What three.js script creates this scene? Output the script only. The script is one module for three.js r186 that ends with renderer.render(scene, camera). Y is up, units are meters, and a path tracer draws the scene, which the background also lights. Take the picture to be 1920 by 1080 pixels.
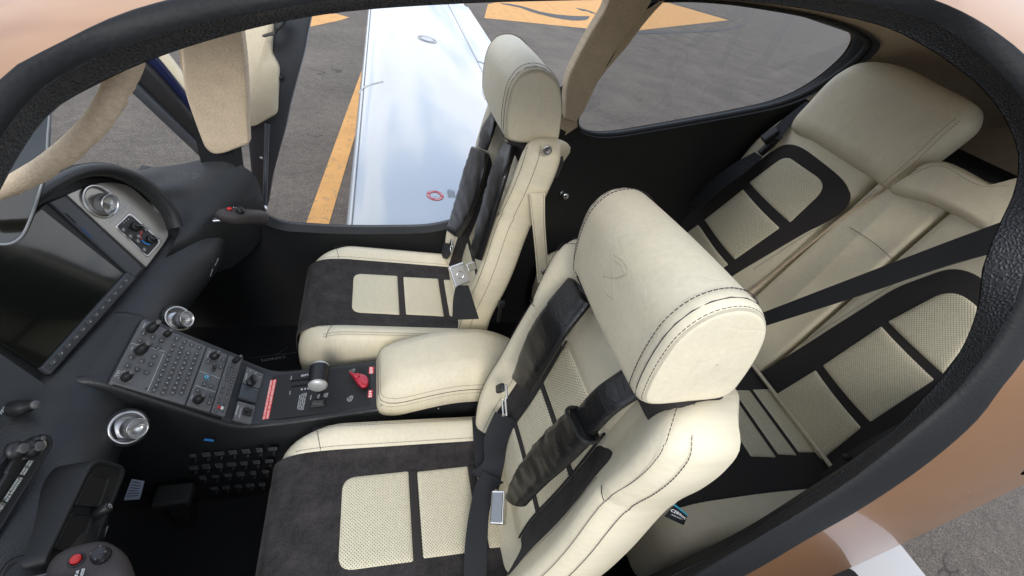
import * as THREE from 'three';
import { mergeGeometries } from 'three/addons/utils/BufferGeometryUtils.js';
import { RoundedBoxGeometry } from 'three/addons/geometries/RoundedBoxGeometry.js';
import { ImprovedNoise } from 'three/addons/math/ImprovedNoise.js';

// ---------------------------------------------------------------- camera, sky, sun, exposure
const scene = new THREE.Scene();
const FOC = 820;                                   // focal length in pixels of the 1920 x 1080 photograph
const CAM = new THREE.Vector3(0, 1.30, 0.73);
const camRight = new THREE.Vector3(0.95109, 0.21406, 0.22273), camUp = new THREE.Vector3(-0.01132, 0.74467, -0.66734), camBack = new THREE.Vector3(-0.30872, 0.63217, 0.71067);
const camera = new THREE.PerspectiveCamera(2 * Math.atan(540 / FOC) * 180 / Math.PI, 1920 / 1080, 0.02, 400);
camera.position.copy(CAM);
camera.quaternion.setFromRotationMatrix(new THREE.Matrix4().makeBasis(camRight, camUp, camBack));
scene.add(camera);

const renderer = new THREE.WebGLRenderer({ antialias: true });
renderer.toneMapping = THREE.LinearToneMapping;
renderer.toneMappingExposure = 1.95;
renderer.shadowMap.enabled = true;

const noise = new ImprovedNoise();
const fbm = (x, y, z, oct = 5, gain = 0.5) => { let a = 1, s = 0, t = 0; for (let i = 0; i < oct; i++) { s += a * noise.noise(x, y, z); t += a; a *= gain; x = x * 2.03 + 3.1; y = y * 2.03 + 1.7; z = z * 2.03 + 5.3; } return s / t; };
const clamp = (v, a = 0, b = 1) => Math.min(b, Math.max(a, v));
const sstep = (a, b, v) => { const t = clamp((v - a) / (b - a)); return t * t * (3 - 2 * t); };
const lerp = (a, b, t) => a + (b - a) * t;

{ // broken bright cloud over pale blue, the same all the way round
  const w = 1024, h = 512, d = new Float32Array(w * h * 4);
  for (let j = 0; j < h; j++) for (let i = 0; i < w; i++) {
    const el = (j + 0.5) / h * Math.PI - Math.PI / 2, az = (i + 0.5) / w * 2 * Math.PI;
    const y = Math.sin(el), x = Math.cos(el) * Math.cos(az), z = Math.cos(el) * Math.sin(az);
    const up = Math.max(y, 0.0), q = 1 / (up + 0.16);
    const c1 = fbm(x * q * 1.5 + 7, z * q * 1.5 + 2, 0.3, 6, 0.58);
    const cover = sstep(-0.16, 0.2, c1 + 0.03), thick = sstep(0.05, 0.45, c1);
    const hz = Math.exp(-up * 5);
    const blue = [lerp(0.36, 0.74, hz), lerp(0.58, 0.84, hz), lerp(0.95, 0.99, hz)];
    const cl = lerp(1.5, 1.15, thick);
    const k = (j * w + i) * 4;
    const gnd = y < 0 ? clamp(-y * 6) : 0;
    for (let c = 0; c < 3; c++) {
      let v = lerp(blue[c], cl * [1, 1.0, 1.01][c], cover * 0.92);
      d[k + c] = lerp(v, 0.22, gnd);
    }
    d[k + 3] = 1;
  }
  const t = new THREE.DataTexture(d, w, h, THREE.RGBAFormat, THREE.FloatType);
  t.mapping = THREE.EquirectangularReflectionMapping; t.magFilter = THREE.LinearFilter; t.minFilter = THREE.LinearFilter; t.needsUpdate = true;
  scene.background = t; scene.environment = t;
  scene.backgroundIntensity = 0.66; scene.environmentIntensity = 0.66;
}
const sun = new THREE.DirectionalLight(new THREE.Color(1, 0.965, 0.91), 0.95);
sun.position.set(-1.5, 5.6, 6.6); sun.target.position.set(0, 0.4, 0);
sun.castShadow = true; sun.shadow.radius = 40; sun.shadow.mapSize.set(2048, 2048);
Object.assign(sun.shadow.camera, { left: -8, right: 8, top: 8, bottom: -8, near: 0.5, far: 30 });
scene.add(sun, sun.target);
// ---------------------------------------------------------------- tools
const V = (x, y, z) => new THREE.Vector3(x, y, z);
const R = Math.PI / 180;
function rayOf(px, py) { return V(0, 0, 0).addScaledVector(camRight, px - 960).addScaledVector(camUp, 540 - py).addScaledVector(camBack, -FOC); }
function at(px, py, o) { const r = rayOf(px, py); let t = 0; for (const k of ['x', 'y', 'z']) if (k in o) t = (o[k] - CAM[k]) / r[k]; return CAM.clone().addScaledVector(r, t); }
function onPlane(px, py, p0, n) { const r = rayOf(px, py); return CAM.clone().addScaledVector(r, p0.clone().sub(CAM).dot(n) / r.dot(n)); }
let seed = 12345; const rnd = () => { seed = (seed * 1664525 + 1013904223) >>> 0; return seed / 4294967296; };
const taken = new Map();
function numbered(n) { const k = taken.get(n) || 0; taken.set(n, k + 1); return k ? n + '_' + String(k).padStart(3, '0') : n; }
function thing(name, label, category, group, pos) {
  const g = new THREE.Group(); g.name = numbered(name); g.userData = { label, category }; if (group) g.userData.group = group;
  if (pos) g.position.copy(pos); scene.add(g); return g;
}
function part(parent, name, geo, mat, label) {
  const m = new THREE.Mesh(Array.isArray(geo) ? merge(geo) : geo, mat); m.name = name; m.castShadow = m.receiveShadow = true;
  if (label) m.userData.label = label; parent.add(m); return m;
}
function merge(list) { return mergeGeometries(list.map((g) => { const h = g.index ? g.toNonIndexed() : g.clone(); for (const k of Object.keys(h.attributes)) if (!['position', 'normal', 'uv'].includes(k)) h.deleteAttribute(k); return h; }), false); }
function fixNormals(g, cosMin = 0.35) { // smooth normals shared by vertices that lie in one place
  g.computeVertexNormals(); const p = g.attributes.position, n = g.attributes.normal, m = new Map();
  for (let i = 0; i < p.count; i++) { const k = Math.round(p.getX(i) * 2e4) + ',' + Math.round(p.getY(i) * 2e4) + ',' + Math.round(p.getZ(i) * 2e4); (m.get(k) || m.set(k, []).get(k)).push(i); }
  const out = new Float32Array(p.count * 3), a = V(), b = V(), s = V();
  for (const l of m.values()) for (const i of l) { a.fromBufferAttribute(n, i); s.set(0, 0, 0); for (const j of l) { b.fromBufferAttribute(n, j); if (a.dot(b) > cosMin) s.add(b); } s.normalize(); out.set([s.x, s.y, s.z], i * 3); }
  g.setAttribute('normal', new THREE.BufferAttribute(out, 3)); return g;
}
function grid(nu, nv, f, uvf, flip = false) { // f(i/nu, j/nv) -> Vector3
  const P = [], U = [], I = [];
  for (let j = 0; j <= nv; j++) for (let i = 0; i <= nu; i++) { const p = f(i / nu, j / nv); P.push(p.x, p.y, p.z); const t = uvf ? uvf(i / nu, j / nv, p) : [i / nu, j / nv]; U.push(t[0], t[1]); }
  for (let j = 0; j < nv; j++) for (let i = 0; i < nu; i++) { const a = j * (nu + 1) + i, b = a + 1, c = a + nu + 1, d = c + 1; flip ? I.push(a, c, b, b, c, d) : I.push(a, b, c, b, d, c); }
  const g = new THREE.BufferGeometry(); g.setAttribute('position', new THREE.Float32BufferAttribute(P, 3)); g.setAttribute('uv', new THREE.Float32BufferAttribute(U, 2)); g.setIndex(I); return fixNormals(g);
}
// rings: array of arrays of Vector3 (all the same length, closed); uv from arc length; optional caps
function loft(rings, { closed = true, cap0 = false, cap1 = false, uvs } = {}) {
  const n = rings[0].length, P = [], U = [], I = [], m = closed ? n + 1 : n;
  let vv = 0; rings.forEach((r, j) => {
    if (j) vv += r[0].distanceTo(rings[j - 1][0]) * 0.5 + r[n >> 1].distanceTo(rings[j - 1][n >> 1]) * 0.5; let uu = 0;
    for (let i = 0; i < m; i++) { const p = r[i % n]; if (i) uu += p.distanceTo(r[(i - 1) % n]); P.push(p.x, p.y, p.z); if (uvs) { const q = uvs(p, i, j); U.push(q[0], q[1]); } else U.push(uu, vv); }
  });
  for (let j = 0; j < rings.length - 1; j++) for (let i = 0; i < m - 1; i++) { const a = j * m + i; I.push(a, a + m, a + 1, a + 1, a + m, a + m + 1); }
  for (const [on, r, fl] of [[cap0, rings[0], false], [cap1, rings[rings.length - 1], true]]) if (on) {
    const c = r.reduce((s, p) => s.add(p), V()).multiplyScalar(1 / n), b = P.length / 3; P.push(c.x, c.y, c.z); U.push(0, 0);
    r.forEach((p) => { P.push(p.x, p.y, p.z); U.push(p.x - c.x + p.z, p.y - c.y); });
    for (let i = 0; i < n; i++) { const a = b + 1 + i, d = b + 1 + (i + 1) % n; fl ? I.push(b, a, d) : I.push(b, d, a); }
  }
  const g = new THREE.BufferGeometry(); g.setAttribute('position', new THREE.Float32BufferAttribute(P, 3)); g.setAttribute('uv', new THREE.Float32BufferAttribute(U, 2)); g.setIndex(I); return fixNormals(g);
}
const spl = (pts, n, closed = false, t = 0.5) => new THREE.CatmullRomCurve3(pts, closed, 'centripetal', t).getSpacedPoints(n);
const spl2 = (pts, n, closed = false) => spl(pts.map((p) => V(p[0], p[1], 0)), n, closed).map((p) => [p.x, p.y]);
// polygon with rounded corners, sampled every `step`; r one number or one per corner
function roundPoly(pts, r, step = 0.008) {
  const out = [], n = pts.length;
  for (let i = 0; i < n; i++) {
    const a = pts[(i + n - 1) % n], p = pts[i], b = pts[(i + 1) % n], rr = Array.isArray(r) ? r[i] : r;
    const d1 = Math.hypot(a[0] - p[0], a[1] - p[1]), d2 = Math.hypot(b[0] - p[0], b[1] - p[1]), k = Math.min(rr, d1 * 0.48, d2 * 0.48);
    const s = [p[0] + (a[0] - p[0]) / d1 * k, p[1] + (a[1] - p[1]) / d1 * k], e = [p[0] + (b[0] - p[0]) / d2 * k, p[1] + (b[1] - p[1]) / d2 * k];
    const m = Math.max(3, Math.min(12, Math.ceil(k * 1.6 / step)));
    for (let j = 0; j <= m; j++) { const t = j / m; out.push([(1 - t) * (1 - t) * s[0] + 2 * t * (1 - t) * p[0] + t * t * e[0], (1 - t) * (1 - t) * s[1] + 2 * t * (1 - t) * p[1] + t * t * e[1]]); }
  }
  const res = []; for (let i = 0; i < out.length; i++) { const a = out[i], b = out[(i + 1) % out.length], d = Math.hypot(b[0] - a[0], b[1] - a[1]), m = Math.max(1, Math.floor(d / step)); if (d < 1e-6) continue; for (let j = 0; j < m; j++) res.push([lerp(a[0], b[0], j / m), lerp(a[1], b[1], j / m)]); }
  return res;
}
const area2 = (o) => { let s = 0; o.forEach((p, i) => { const q = o[(i + 1) % o.length]; s += p[0] * q[1] - p[1] * q[0]; }); return s / 2; };
function inset2(o, d, c) { // draw an outline in by about d, without ever folding a corner
  let x0 = 1e9, x1 = -1e9, y0 = 1e9, y1 = -1e9; for (const p of o) { x0 = Math.min(x0, p[0]); x1 = Math.max(x1, p[0]); y0 = Math.min(y0, p[1]); y1 = Math.max(y1, p[1]); }
  const hx = (x1 - x0) / 2, hy = (y1 - y0) / 2, mx = (x0 + x1) / 2, my = (y0 + y1) / 2, kx = Math.max(0.05, 1 - d / hx), ky = Math.max(0.05, 1 - d / hy); return o.map((p) => [mx + (p[0] - mx) * kx, my + (p[1] - my) * ky]);
}
// a padded piece on a surface: outline in surface coordinates, profile [[inset, height], ...] from the rim inwards, then filled to the middle
// surf(a, b) -> { p, n }
function pad(outline, surf, profile = [[0, -0.002], [0.0008, 0.0005], [0.003, 0.0018], [0.007, 0.0022]], { fill = 6, puff = 0, back = false, center, wob, ns } = {}) {
  let o = outline; if (area2(o) < 0) o = o.slice().reverse();
  const n = o.length, P = [], U = [], I = [];
  const c = center || o.reduce((s, p) => [s[0] + p[0] / n, s[1] + p[1] / n], [0, 0]);
  const ring = (pts, h) => { for (let i = 0; i <= n; i++) { const q = pts[i % n], s = surf(q[0], q[1]); const hh = h + (wob ? wob(q[0], q[1]) : 0); const p = s.p.clone().addScaledVector(s.n, hh); P.push(p.x, p.y, p.z); U.push(q[0], q[1]); } };
  let last = o, rings = 0;
  for (const [d, h] of profile) { last = inset2(o, d); ring(last, h); rings++; }
  const h0 = profile[profile.length - 1][1];
  for (let k = 1; k <= fill; k++) { const t = k / fill, q = Math.min(0.9995, t); ring(last.map((p) => [lerp(p[0], c[0], q), lerp(p[1], c[1], q)]), h0 + puff * (1 - (1 - t) * (1 - t))); rings++; }
  const m = n + 1;
  for (let j = 0; j < rings - 1; j++) for (let i = 0; i < n; i++) { const a = j * m + i; I.push(a, a + 1, a + m, a + 1, a + m + 1, a + m); }
  if (back) { const b = P.length / 3, s = surf(c[0], c[1]), q = s.p.clone().addScaledVector(s.n, profile[0][1]); P.push(q.x, q.y, q.z); U.push(c[0], c[1]); for (let i = 0; i < n; i++) I.push(b, i + 1, i); }
  const g = new THREE.BufferGeometry(); g.setAttribute('position', new THREE.Float32BufferAttribute(P, 3)); g.setAttribute('uv', new THREE.Float32BufferAttribute(U, 2)); g.setIndex(I);
  fixNormals(g);
  // make it face along n
  const nn = g.attributes.normal; let facing = 0; const fr = (profile.length - 1 + Math.min(1, fill)) * m; for (let i = 0; i < n; i++) { const k = fr + i, s = surf(U[2 * k], U[2 * k + 1]); facing += V(nn.getX(k), nn.getY(k), nn.getZ(k)).dot(s.n); } if (facing < 0) { const ix = g.index.array; for (let i = 0; i < ix.length; i += 3) { const t = ix[i]; ix[i] = ix[i + 1]; ix[i + 1] = t; } fixNormals(g); }
  if (ns !== false && (ns || surf)) { const f = ns || surf, sgn = 1, na = g.attributes.normal, st = profile.length; for (let j = st; j < rings; j++) for (let i = 0; i <= n; i++) { const k = j * m + i, w = clamp((j - st + 1) / 2), v = f(U[2 * k], U[2 * k + 1]).n; const o2 = V(na.getX(k), na.getY(k), na.getZ(k)).lerp(v, w).normalize(); na.setXYZ(k, o2.x, o2.y, o2.z); } }
  return g;
}
// plane as a surface: origin, two unit axes
function planeSurf(o, u, v) { const n = u.clone().cross(v).normalize(); return Object.assign((a, b) => ({ p: o.clone().addScaledVector(u, a).addScaledVector(v, b), n }), { o, u, v, n, uv: (px, py) => { const p = onPlane(px, py, o, n).sub(o); return [p.dot(u), p.dot(v)]; } }); }
function tube(pts, r, { seg = 0, sides = 8, closed = false } = {}) { const c = new THREE.CatmullRomCurve3(pts, closed, 'centripetal'); return new THREE.TubeGeometry(c, seg || pts.length * 4, r, sides, closed); }
// stitches: short raised threads along a polyline of { p, n }
function stitches(list, { len = 0.0044, gap = 0.0016, w = 0.0008, h = 0.0005 } = {}) {
  const P = [], U = [], I = []; let acc = 0, on = true, prev = list[0];
  const D = [0]; for (let i = 1; i < list.length; i++) D.push(D[i - 1] + list[i].p.distanceTo(list[i - 1].p));
  const tot = D[D.length - 1]; let k = 0;
  const get = (d) => { while (k < D.length - 2 && D[k + 1] < d) k++; const t = clamp((d - D[k]) / (D[k + 1] - D[k] || 1)); return { p: list[k].p.clone().lerp(list[k + 1].p, t), n: list[k].n.clone().lerp(list[k + 1].n, t).normalize(), t: list[k + 1].p.clone().sub(list[k].p).normalize() }; };
  for (let d = 0; d + len < tot; d += len + gap) {
    const a = get(d), b = get(d + len), base = P.length / 3;
    for (const [q, hh] of [[a, 0.2], [b, 0.2]]) { const side = q.t.clone().cross(q.n).normalize(); for (const [s, f] of [[-1, -0.4], [-0.6, 1], [0.6, 1], [1, -0.4]]) { const v = q.p.clone().addScaledVector(side, s * w * 0.5).addScaledVector(q.n, f * h); P.push(v.x, v.y, v.z); U.push(0, 0); } }
    for (let i = 0; i < 3; i++) I.push(base + i, base + i + 4, base + i + 1, base + i + 1, base + i + 4, base + i + 5);
    I.push(base, base + 1, base + 3, base + 1, base + 2, base + 3, base + 4, base + 7, base + 5, base + 5, base + 7, base + 6);
  }
  const g = new THREE.BufferGeometry(); g.setAttribute('position', new THREE.Float32BufferAttribute(P, 3)); g.setAttribute('uv', new THREE.Float32BufferAttribute(U, 2)); g.setIndex(I); g.computeVertexNormals(); return g;
}
const onSurf = (surf, pts, h = 0) => pts.map((q) => { const s = surf(q[0], q[1]); return { p: s.p.clone().addScaledVector(s.n, h), n: s.n }; });
// band between two edge polylines with an oval cross-section; nrm: outward direction (vector or function)
function strap(left, right, nrm, thick, { n = 24, flat = 0.5, wob = 0, lift, seedv = 0, caps = true } = {}) {
  const L = spl(left, n), Rr = spl(right, n), rings = [];
  for (let i = 0; i <= n; i++) {
    const a = L[i], b = Rr[i], c = a.clone().add(b).multiplyScalar(0.5), w = b.clone().sub(a).multiplyScalar(0.5), N = (typeof nrm === 'function' ? nrm(i / n) : nrm).clone().normalize();
    N.addScaledVector(w.clone().normalize(), -N.dot(w.clone().normalize())).normalize();
    if (lift) c.addScaledVector(N, lift(i / n));
    const ring = []; const K = 20;
    for (let k = 0; k < K; k++) { const t = k / K * 2 * Math.PI, cx = Math.sign(Math.cos(t)) * Math.pow(Math.abs(Math.cos(t)), flat), sy = Math.sign(Math.sin(t)) * Math.pow(Math.abs(Math.sin(t)), 0.8);
      const wv = wob ? wob * (noise.noise(i * 0.45 + seedv, k * 0.5, seedv) + 0.6 * noise.noise(i * 1.1, k * 0.9 + seedv, 3.3)) : 0;
      ring.push(c.clone().addScaledVector(w, cx).addScaledVector(N, sy * thick * 0.5 + (sy > 0 ? wv : 0))); }
    rings.push(ring);
  }
  return loft(rings, { cap0: caps, cap1: caps });
}
function rbox(w, h, d, r = 0.002, seg = 2) { return new RoundedBoxGeometry(w, h, d, seg, r); }
function placed(g, p, q) { const h = g.clone(); if (q) h.applyQuaternion(q); h.translate(p.x, p.y, p.z); return h; }
const basisQ = (x, y, z) => new THREE.Quaternion().setFromRotationMatrix(new THREE.Matrix4().makeBasis(x, y, z));
function lathe(pts, seg = 28) { const g = new THREE.LatheGeometry(pts.map((p) => new THREE.Vector2(p[0], p[1])), seg); return g; }
// ---------------------------------------------------------------- materials
function dataTex(n, f, { srgb = false, rep = 1 } = {}) {
  const d = new Uint8Array(n * n * 4);
  for (let j = 0; j < n; j++) for (let i = 0; i < n; i++) { const c = f(i / n, j / n, i, j), k = (j * n + i) * 4; const a = Array.isArray(c) ? c : [c, c, c]; for (let q = 0; q < 3; q++) d[k + q] = clamp(a[q]) * 255; d[k + 3] = 255; }
  const t = new THREE.DataTexture(d, n, n); t.wrapS = t.wrapT = THREE.RepeatWrapping; t.magFilter = THREE.LinearFilter; t.minFilter = THREE.LinearMipmapLinearFilter; t.generateMipmaps = true; if (srgb) t.colorSpace = THREE.SRGBColorSpace; t.repeat.set(rep, rep); t.needsUpdate = true; return t;
}
const lat = (() => { const a = new Float32Array(65536 * 2); let q = 99; for (let i = 0; i < a.length; i += 2) { q = (q * 1664525 + 1013904223) >>> 0; const t = q / 4294967296 * 6.2832; a[i] = Math.cos(t); a[i + 1] = Math.sin(t); } return a; })();
function tileA(u, v, fu, fv, s = 0) { // gradient noise that repeats after one tile
  fu = Math.round(fu); fv = Math.round(fv); const x = (u - Math.floor(u)) * fu, y = (v - Math.floor(v)) * fv, xi = Math.floor(x), yi = Math.floor(y), dx = x - xi, dy = y - yi, w = dx * dx * dx * (dx * (dx * 6 - 15) + 10), h = dy * dy * dy * (dy * (dy * 6 - 15) + 10);
  const g = (i, j, a, b) => { const k = (((i % fu) * 7919 + (j % fv) * 104729 + s * 3571 + fu * 131) & 65535) * 2; return lat[k] * a + lat[k + 1] * b; };
  return 1.4 * lerp(lerp(g(xi, yi, dx, dy), g(xi + 1, yi, dx - 1, dy), w), lerp(g(xi, yi + 1, dx, dy - 1), g(xi + 1, yi + 1, dx - 1, dy - 1), w), h);
}
const tileN = (u, v, f, s = 0) => tileA(u, v, f, f, s);
function cells(nc, s) { const pts = []; let q = s; const r = () => { q = (q * 1664525 + 1013904223) >>> 0; return q / 4294967296; }; for (let j = 0; j < nc; j++) for (let i = 0; i < nc; i++) pts.push([(i + r()) / nc, (j + r()) / nc]);
  return (u, v) => { let d1 = 9, d2 = 9; const ci = Math.floor(u * nc), cj = Math.floor(v * nc); for (let b = -1; b <= 1; b++) for (let a = -1; a <= 1; a++) { const ii = ((ci + a) % nc + nc) % nc, jj = ((cj + b) % nc + nc) % nc, p = pts[jj * nc + ii]; let dx = Math.abs(p[0] - u), dy = Math.abs(p[1] - v); dx = Math.min(dx, 1 - dx); dy = Math.min(dy, 1 - dy); const d = Math.hypot(dx, dy) * nc; if (d < d1) { d2 = d1; d1 = d; } else if (d < d2) d2 = d; } return [d1, d2]; }; }
const texLeather = (() => { const c = cells(60, 7), c2 = cells(24, 9); return dataTex(512, (u, v) => { const a = c(u, v), b = c2(u, v); return 0.35 * clamp((a[1] - a[0]) * 2.5) + 0.25 * clamp((b[1] - b[0]) * 3) + 0.2 + 0.25 * tileN(u, v, 8) + 0.12 * tileN(u, v, 30); }); })();
const texPebble = (() => { const c = cells(18, 21); return dataTex(256, (u, v) => { const a = c(u + 0.015 * tileN(u, v, 9), v); return clamp((a[1] - a[0]) * 1.7) * 0.85 + 0.1 * tileN(u, v, 40); }); })();
const texGrain = dataTex(256, (u, v, i, j) => 0.5 + 0.3 * tileN(u, v, 60) + 0.25 * tileN(u, v, 25, 4));
const texWrinkle = dataTex(512, (u, v) => { const w = 0.06 * tileN(u, v, 5, 2); const r = 1 - Math.abs(tileN(u + w, v * 1 + w, 9, 6)) * 2.2, q = 1 - Math.abs(tileN(u, v + w, 16, 9)) * 2.4; return 0.5 + 0.35 * tileN(u, v, 4, 1) - 0.16 * clamp(r) ** 6 - 0.1 * clamp(q) ** 6; });
const withRep = (t, r) => { const c = t.clone(); c.repeat.set(r, r); c.needsUpdate = true; return c; };
const texCreamCol = dataTex(512, (u, v) => { const k = 1 + 0.018 * tileN(u, v, 5, 3) + 0.014 * tileN(u, v, 14, 1) + 0.02 * tileN(u, v, 50, 2); return [0.93 * k, 0.91 * k, 0.86 * k - 0.012 * tileN(u, v, 7, 8)]; }, { srgb: true });
const texPerf = dataTex(512, (u, v) => { // 16 x 16 staggered holes
  const N = 16; let g = 1; for (const o of [0, 0.5]) { const x = (u * N + o) % 1 - 0.5, y = (v * N + o) % 1 - 0.5; const d = Math.hypot(x, y); g = Math.min(g, sstep(0.085, 0.15, d)); } const k = 1 + 0.03 * tileN(u, v, 12); return [lerp(0.36, 0.93, g) * k, lerp(0.33, 0.91, g) * k, lerp(0.29, 0.85, g) * k]; }, { srgb: true });
const texPerfB = dataTex(512, (u, v) => { const N = 16; let g = 1; for (const o of [0, 0.5]) { const x = (u * N + o) % 1 - 0.5, y = (v * N + o) % 1 - 0.5; g = Math.min(g, sstep(0.07, 0.22, Math.hypot(x, y))); } return g * 0.8 + 0.1 + 0.05 * tileN(u, v, 30); });
const texSuede = dataTex(256, (u, v) => { const k = 0.78 + 0.16 * tileN(u, v, 6, 1) + 0.12 * tileN(u, v, 18, 5) + 0.14 * tileN(u, v, 60, 3); return [k, k * 0.99, k * 0.98]; }, { srgb: true });
const texTan = dataTex(256, (u, v) => { const k = 0.93 + 0.03 * tileN(u, v, 6, 1) + 0.04 * tileN(u, v, 30, 5) + 0.05 * tileN(u, v, 70, 3); return [k, k * 0.995, k * 0.985]; }, { srgb: true });
const texWeave = dataTex(128, (u, v) => 0.5 + 0.3 * Math.sin(u * 2 * Math.PI * 12) * Math.sin(v * 2 * Math.PI * 24) + 0.12 * Math.sin(v * 2 * Math.PI * 12));
const texBrushed = dataTex(256, (u, v, i, j) => 0.55 + 0.25 * tileN(u * 1, v * 1, 3) + 0.3 * (((Math.sin(j * 12.9898) * 43758.5453) % 1) - 0.0) * 0.5);
const std = (o) => new THREE.MeshStandardMaterial(o), phy = (o) => new THREE.MeshPhysicalMaterial(o);
const lin = (r, g, b) => new THREE.Color().setRGB(r, g, b);
const M = {
  cream: phy({ color: lin(0.86, 0.815, 0.69), map: withRep(texCreamCol, 3), roughness: 0.52, bumpMap: withRep(texWrinkle, 3.2), bumpScale: 0.0011, clearcoat: 0.06, clearcoatRoughness: 0.5 }),
  creamFine: phy({ color: lin(0.86, 0.815, 0.69), map: withRep(texCreamCol, 3), roughness: 0.5, bumpMap: withRep(texLeather, 8), bumpScale: 0.0006 }),
  perf: phy({ color: lin(0.85, 0.81, 0.69), map: withRep(texPerf, 1 / 0.104), roughness: 0.6, bumpMap: withRep(texPerfB, 1 / 0.104), bumpScale: 0.0012 }),
  suede: phy({ color: lin(0.052, 0.046, 0.046), map: withRep(texSuede, 4), roughness: 0.95, sheen: 0.6, sheenRoughness: 0.5, sheenColor: lin(0.12, 0.11, 0.11), bumpMap: withRep(texGrain, 12), bumpScale: 0.0004 }),
  suedeStrip: phy({ color: lin(0.03, 0.026, 0.025), roughness: 0.95, bumpMap: withRep(texGrain, 16), bumpScale: 0.0004 }),
  thread: std({ color: lin(0.035, 0.022, 0.028), roughness: 0.8 }),
  blackLeather: phy({ color: lin(0.007, 0.007, 0.0075), roughness: 0.33, bumpMap: withRep(texWrinkle, 7), bumpScale: 0.0012 }),
  webbing: std({ color: lin(0.013, 0.014, 0.018), roughness: 0.75, bumpMap: withRep(texWeave, 40), bumpScale: 0.0006 }),
  chrome: phy({ color: lin(0.78, 0.78, 0.77), metalness: 1, roughness: 0.14 }),
  satinDark: phy({ color: lin(0.34, 0.34, 0.34), metalness: 1, roughness: 0.38 }),
  satin: phy({ color: lin(0.62, 0.62, 0.62), metalness: 1, roughness: 0.33 }),
  panel: phy({ color: lin(0.016, 0.017, 0.0185), roughness: 0.4, bumpMap: withRep(texLeather, 7), bumpScale: 0.0005 }),
  panelDark: std({ color: lin(0.012, 0.0125, 0.0135), roughness: 0.62, bumpMap: withRep(texGrain, 10), bumpScale: 0.0003 }),
  trimBlack: phy({ color: lin(0.0075, 0.008, 0.009), roughness: 0.55, bumpMap: withRep(texGrain, 6), bumpScale: 0.0003 }),
  pebble: phy({ color: lin(0.017, 0.018, 0.021), roughness: 0.52, bumpMap: withRep(texPebble, 1 / 0.07), bumpScale: 0.001 }),
  rubber: phy({ color: lin(0.0075, 0.008, 0.009), specularIntensity: 0.55, roughness: 0.55, bumpMap: withRep(texGrain, 5), bumpScale: 0.0004 }),
  carpet: std({ color: lin(0.006, 0.006, 0.007), roughness: 1, bumpMap: withRep(texGrain, 10), bumpScale: 0.003 }),
  tanSuede: phy({ color: lin(0.70, 0.565, 0.41), map: withRep(texTan, 5), roughness: 0.95, sheen: 0.3, sheenColor: lin(0.4, 0.32, 0.25), bumpMap: withRep(texGrain, 9), bumpScale: 0.0008 }),
  tanPaint: phy({ color: lin(0.405, 0.198, 0.084), metalness: 0.6, roughness: 0.36, clearcoat: 0.5, clearcoatRoughness: 0.06, bumpMap: withRep(texGrain, 30), bumpScale: 0.00005 }),
  white: phy({ color: lin(0.395, 0.415, 0.435), roughness: 0.2, ior: 1.6, clearcoat: 1, clearcoatRoughness: 0.02 }),
  glass: phy({ color: lin(0.97, 0.98, 0.98), roughness: 0, transmission: 1, thickness: 0, ior: 1.45 }),
  tinted: phy({ color: lin(0.74, 0.745, 0.75), roughness: 0, transmission: 1, thickness: 0, ior: 1.45 }),
  screen: phy({ color: lin(0.004, 0.005, 0.004), roughness: 0.12, clearcoat: 0.5, clearcoatRoughness: 0.04 }),
  grip: phy({ color: lin(0.04, 0.032, 0.031), roughness: 0.6, bumpMap: withRep(texGrain, 16), bumpScale: 0.0004 }),
  red: phy({ color: lin(0.55, 0.02, 0.02), roughness: 0.35 }),
  redLever: phy({ color: lin(0.50, 0.025, 0.045), metalness: 0.3, roughness: 0.35, clearcoat: 0.5 }),
  silverPanel: phy({ color: lin(0.42, 0.40, 0.37), metalness: 0.7, roughness: 0.42, bumpMap: withRep(texBrushed, 8), bumpScale: 0.00008 }),
  button: phy({ color: lin(0.06, 0.061, 0.064), roughness: 0.5 }),
  knob: phy({ color: lin(0.014, 0.014, 0.015), roughness: 0.45 }),
  knobTop: phy({ color: lin(0.09, 0.09, 0.09), roughness: 0.5 }),
  keypad: phy({ color: lin(0.105, 0.106, 0.11), roughness: 0.55, bumpMap: withRep(texGrain, 20), bumpScale: 0.0002 }),
  lightLabel: std({ color: lin(0.55, 0.56, 0.58), roughness: 0.7 }),
  greyTrim: phy({ color: lin(0.045, 0.05, 0.058), roughness: 0.42 }),
  navy: phy({ color: lin(0.008, 0.012, 0.05), roughness: 0.3, clearcoat: 0.6 }),
};
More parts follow.
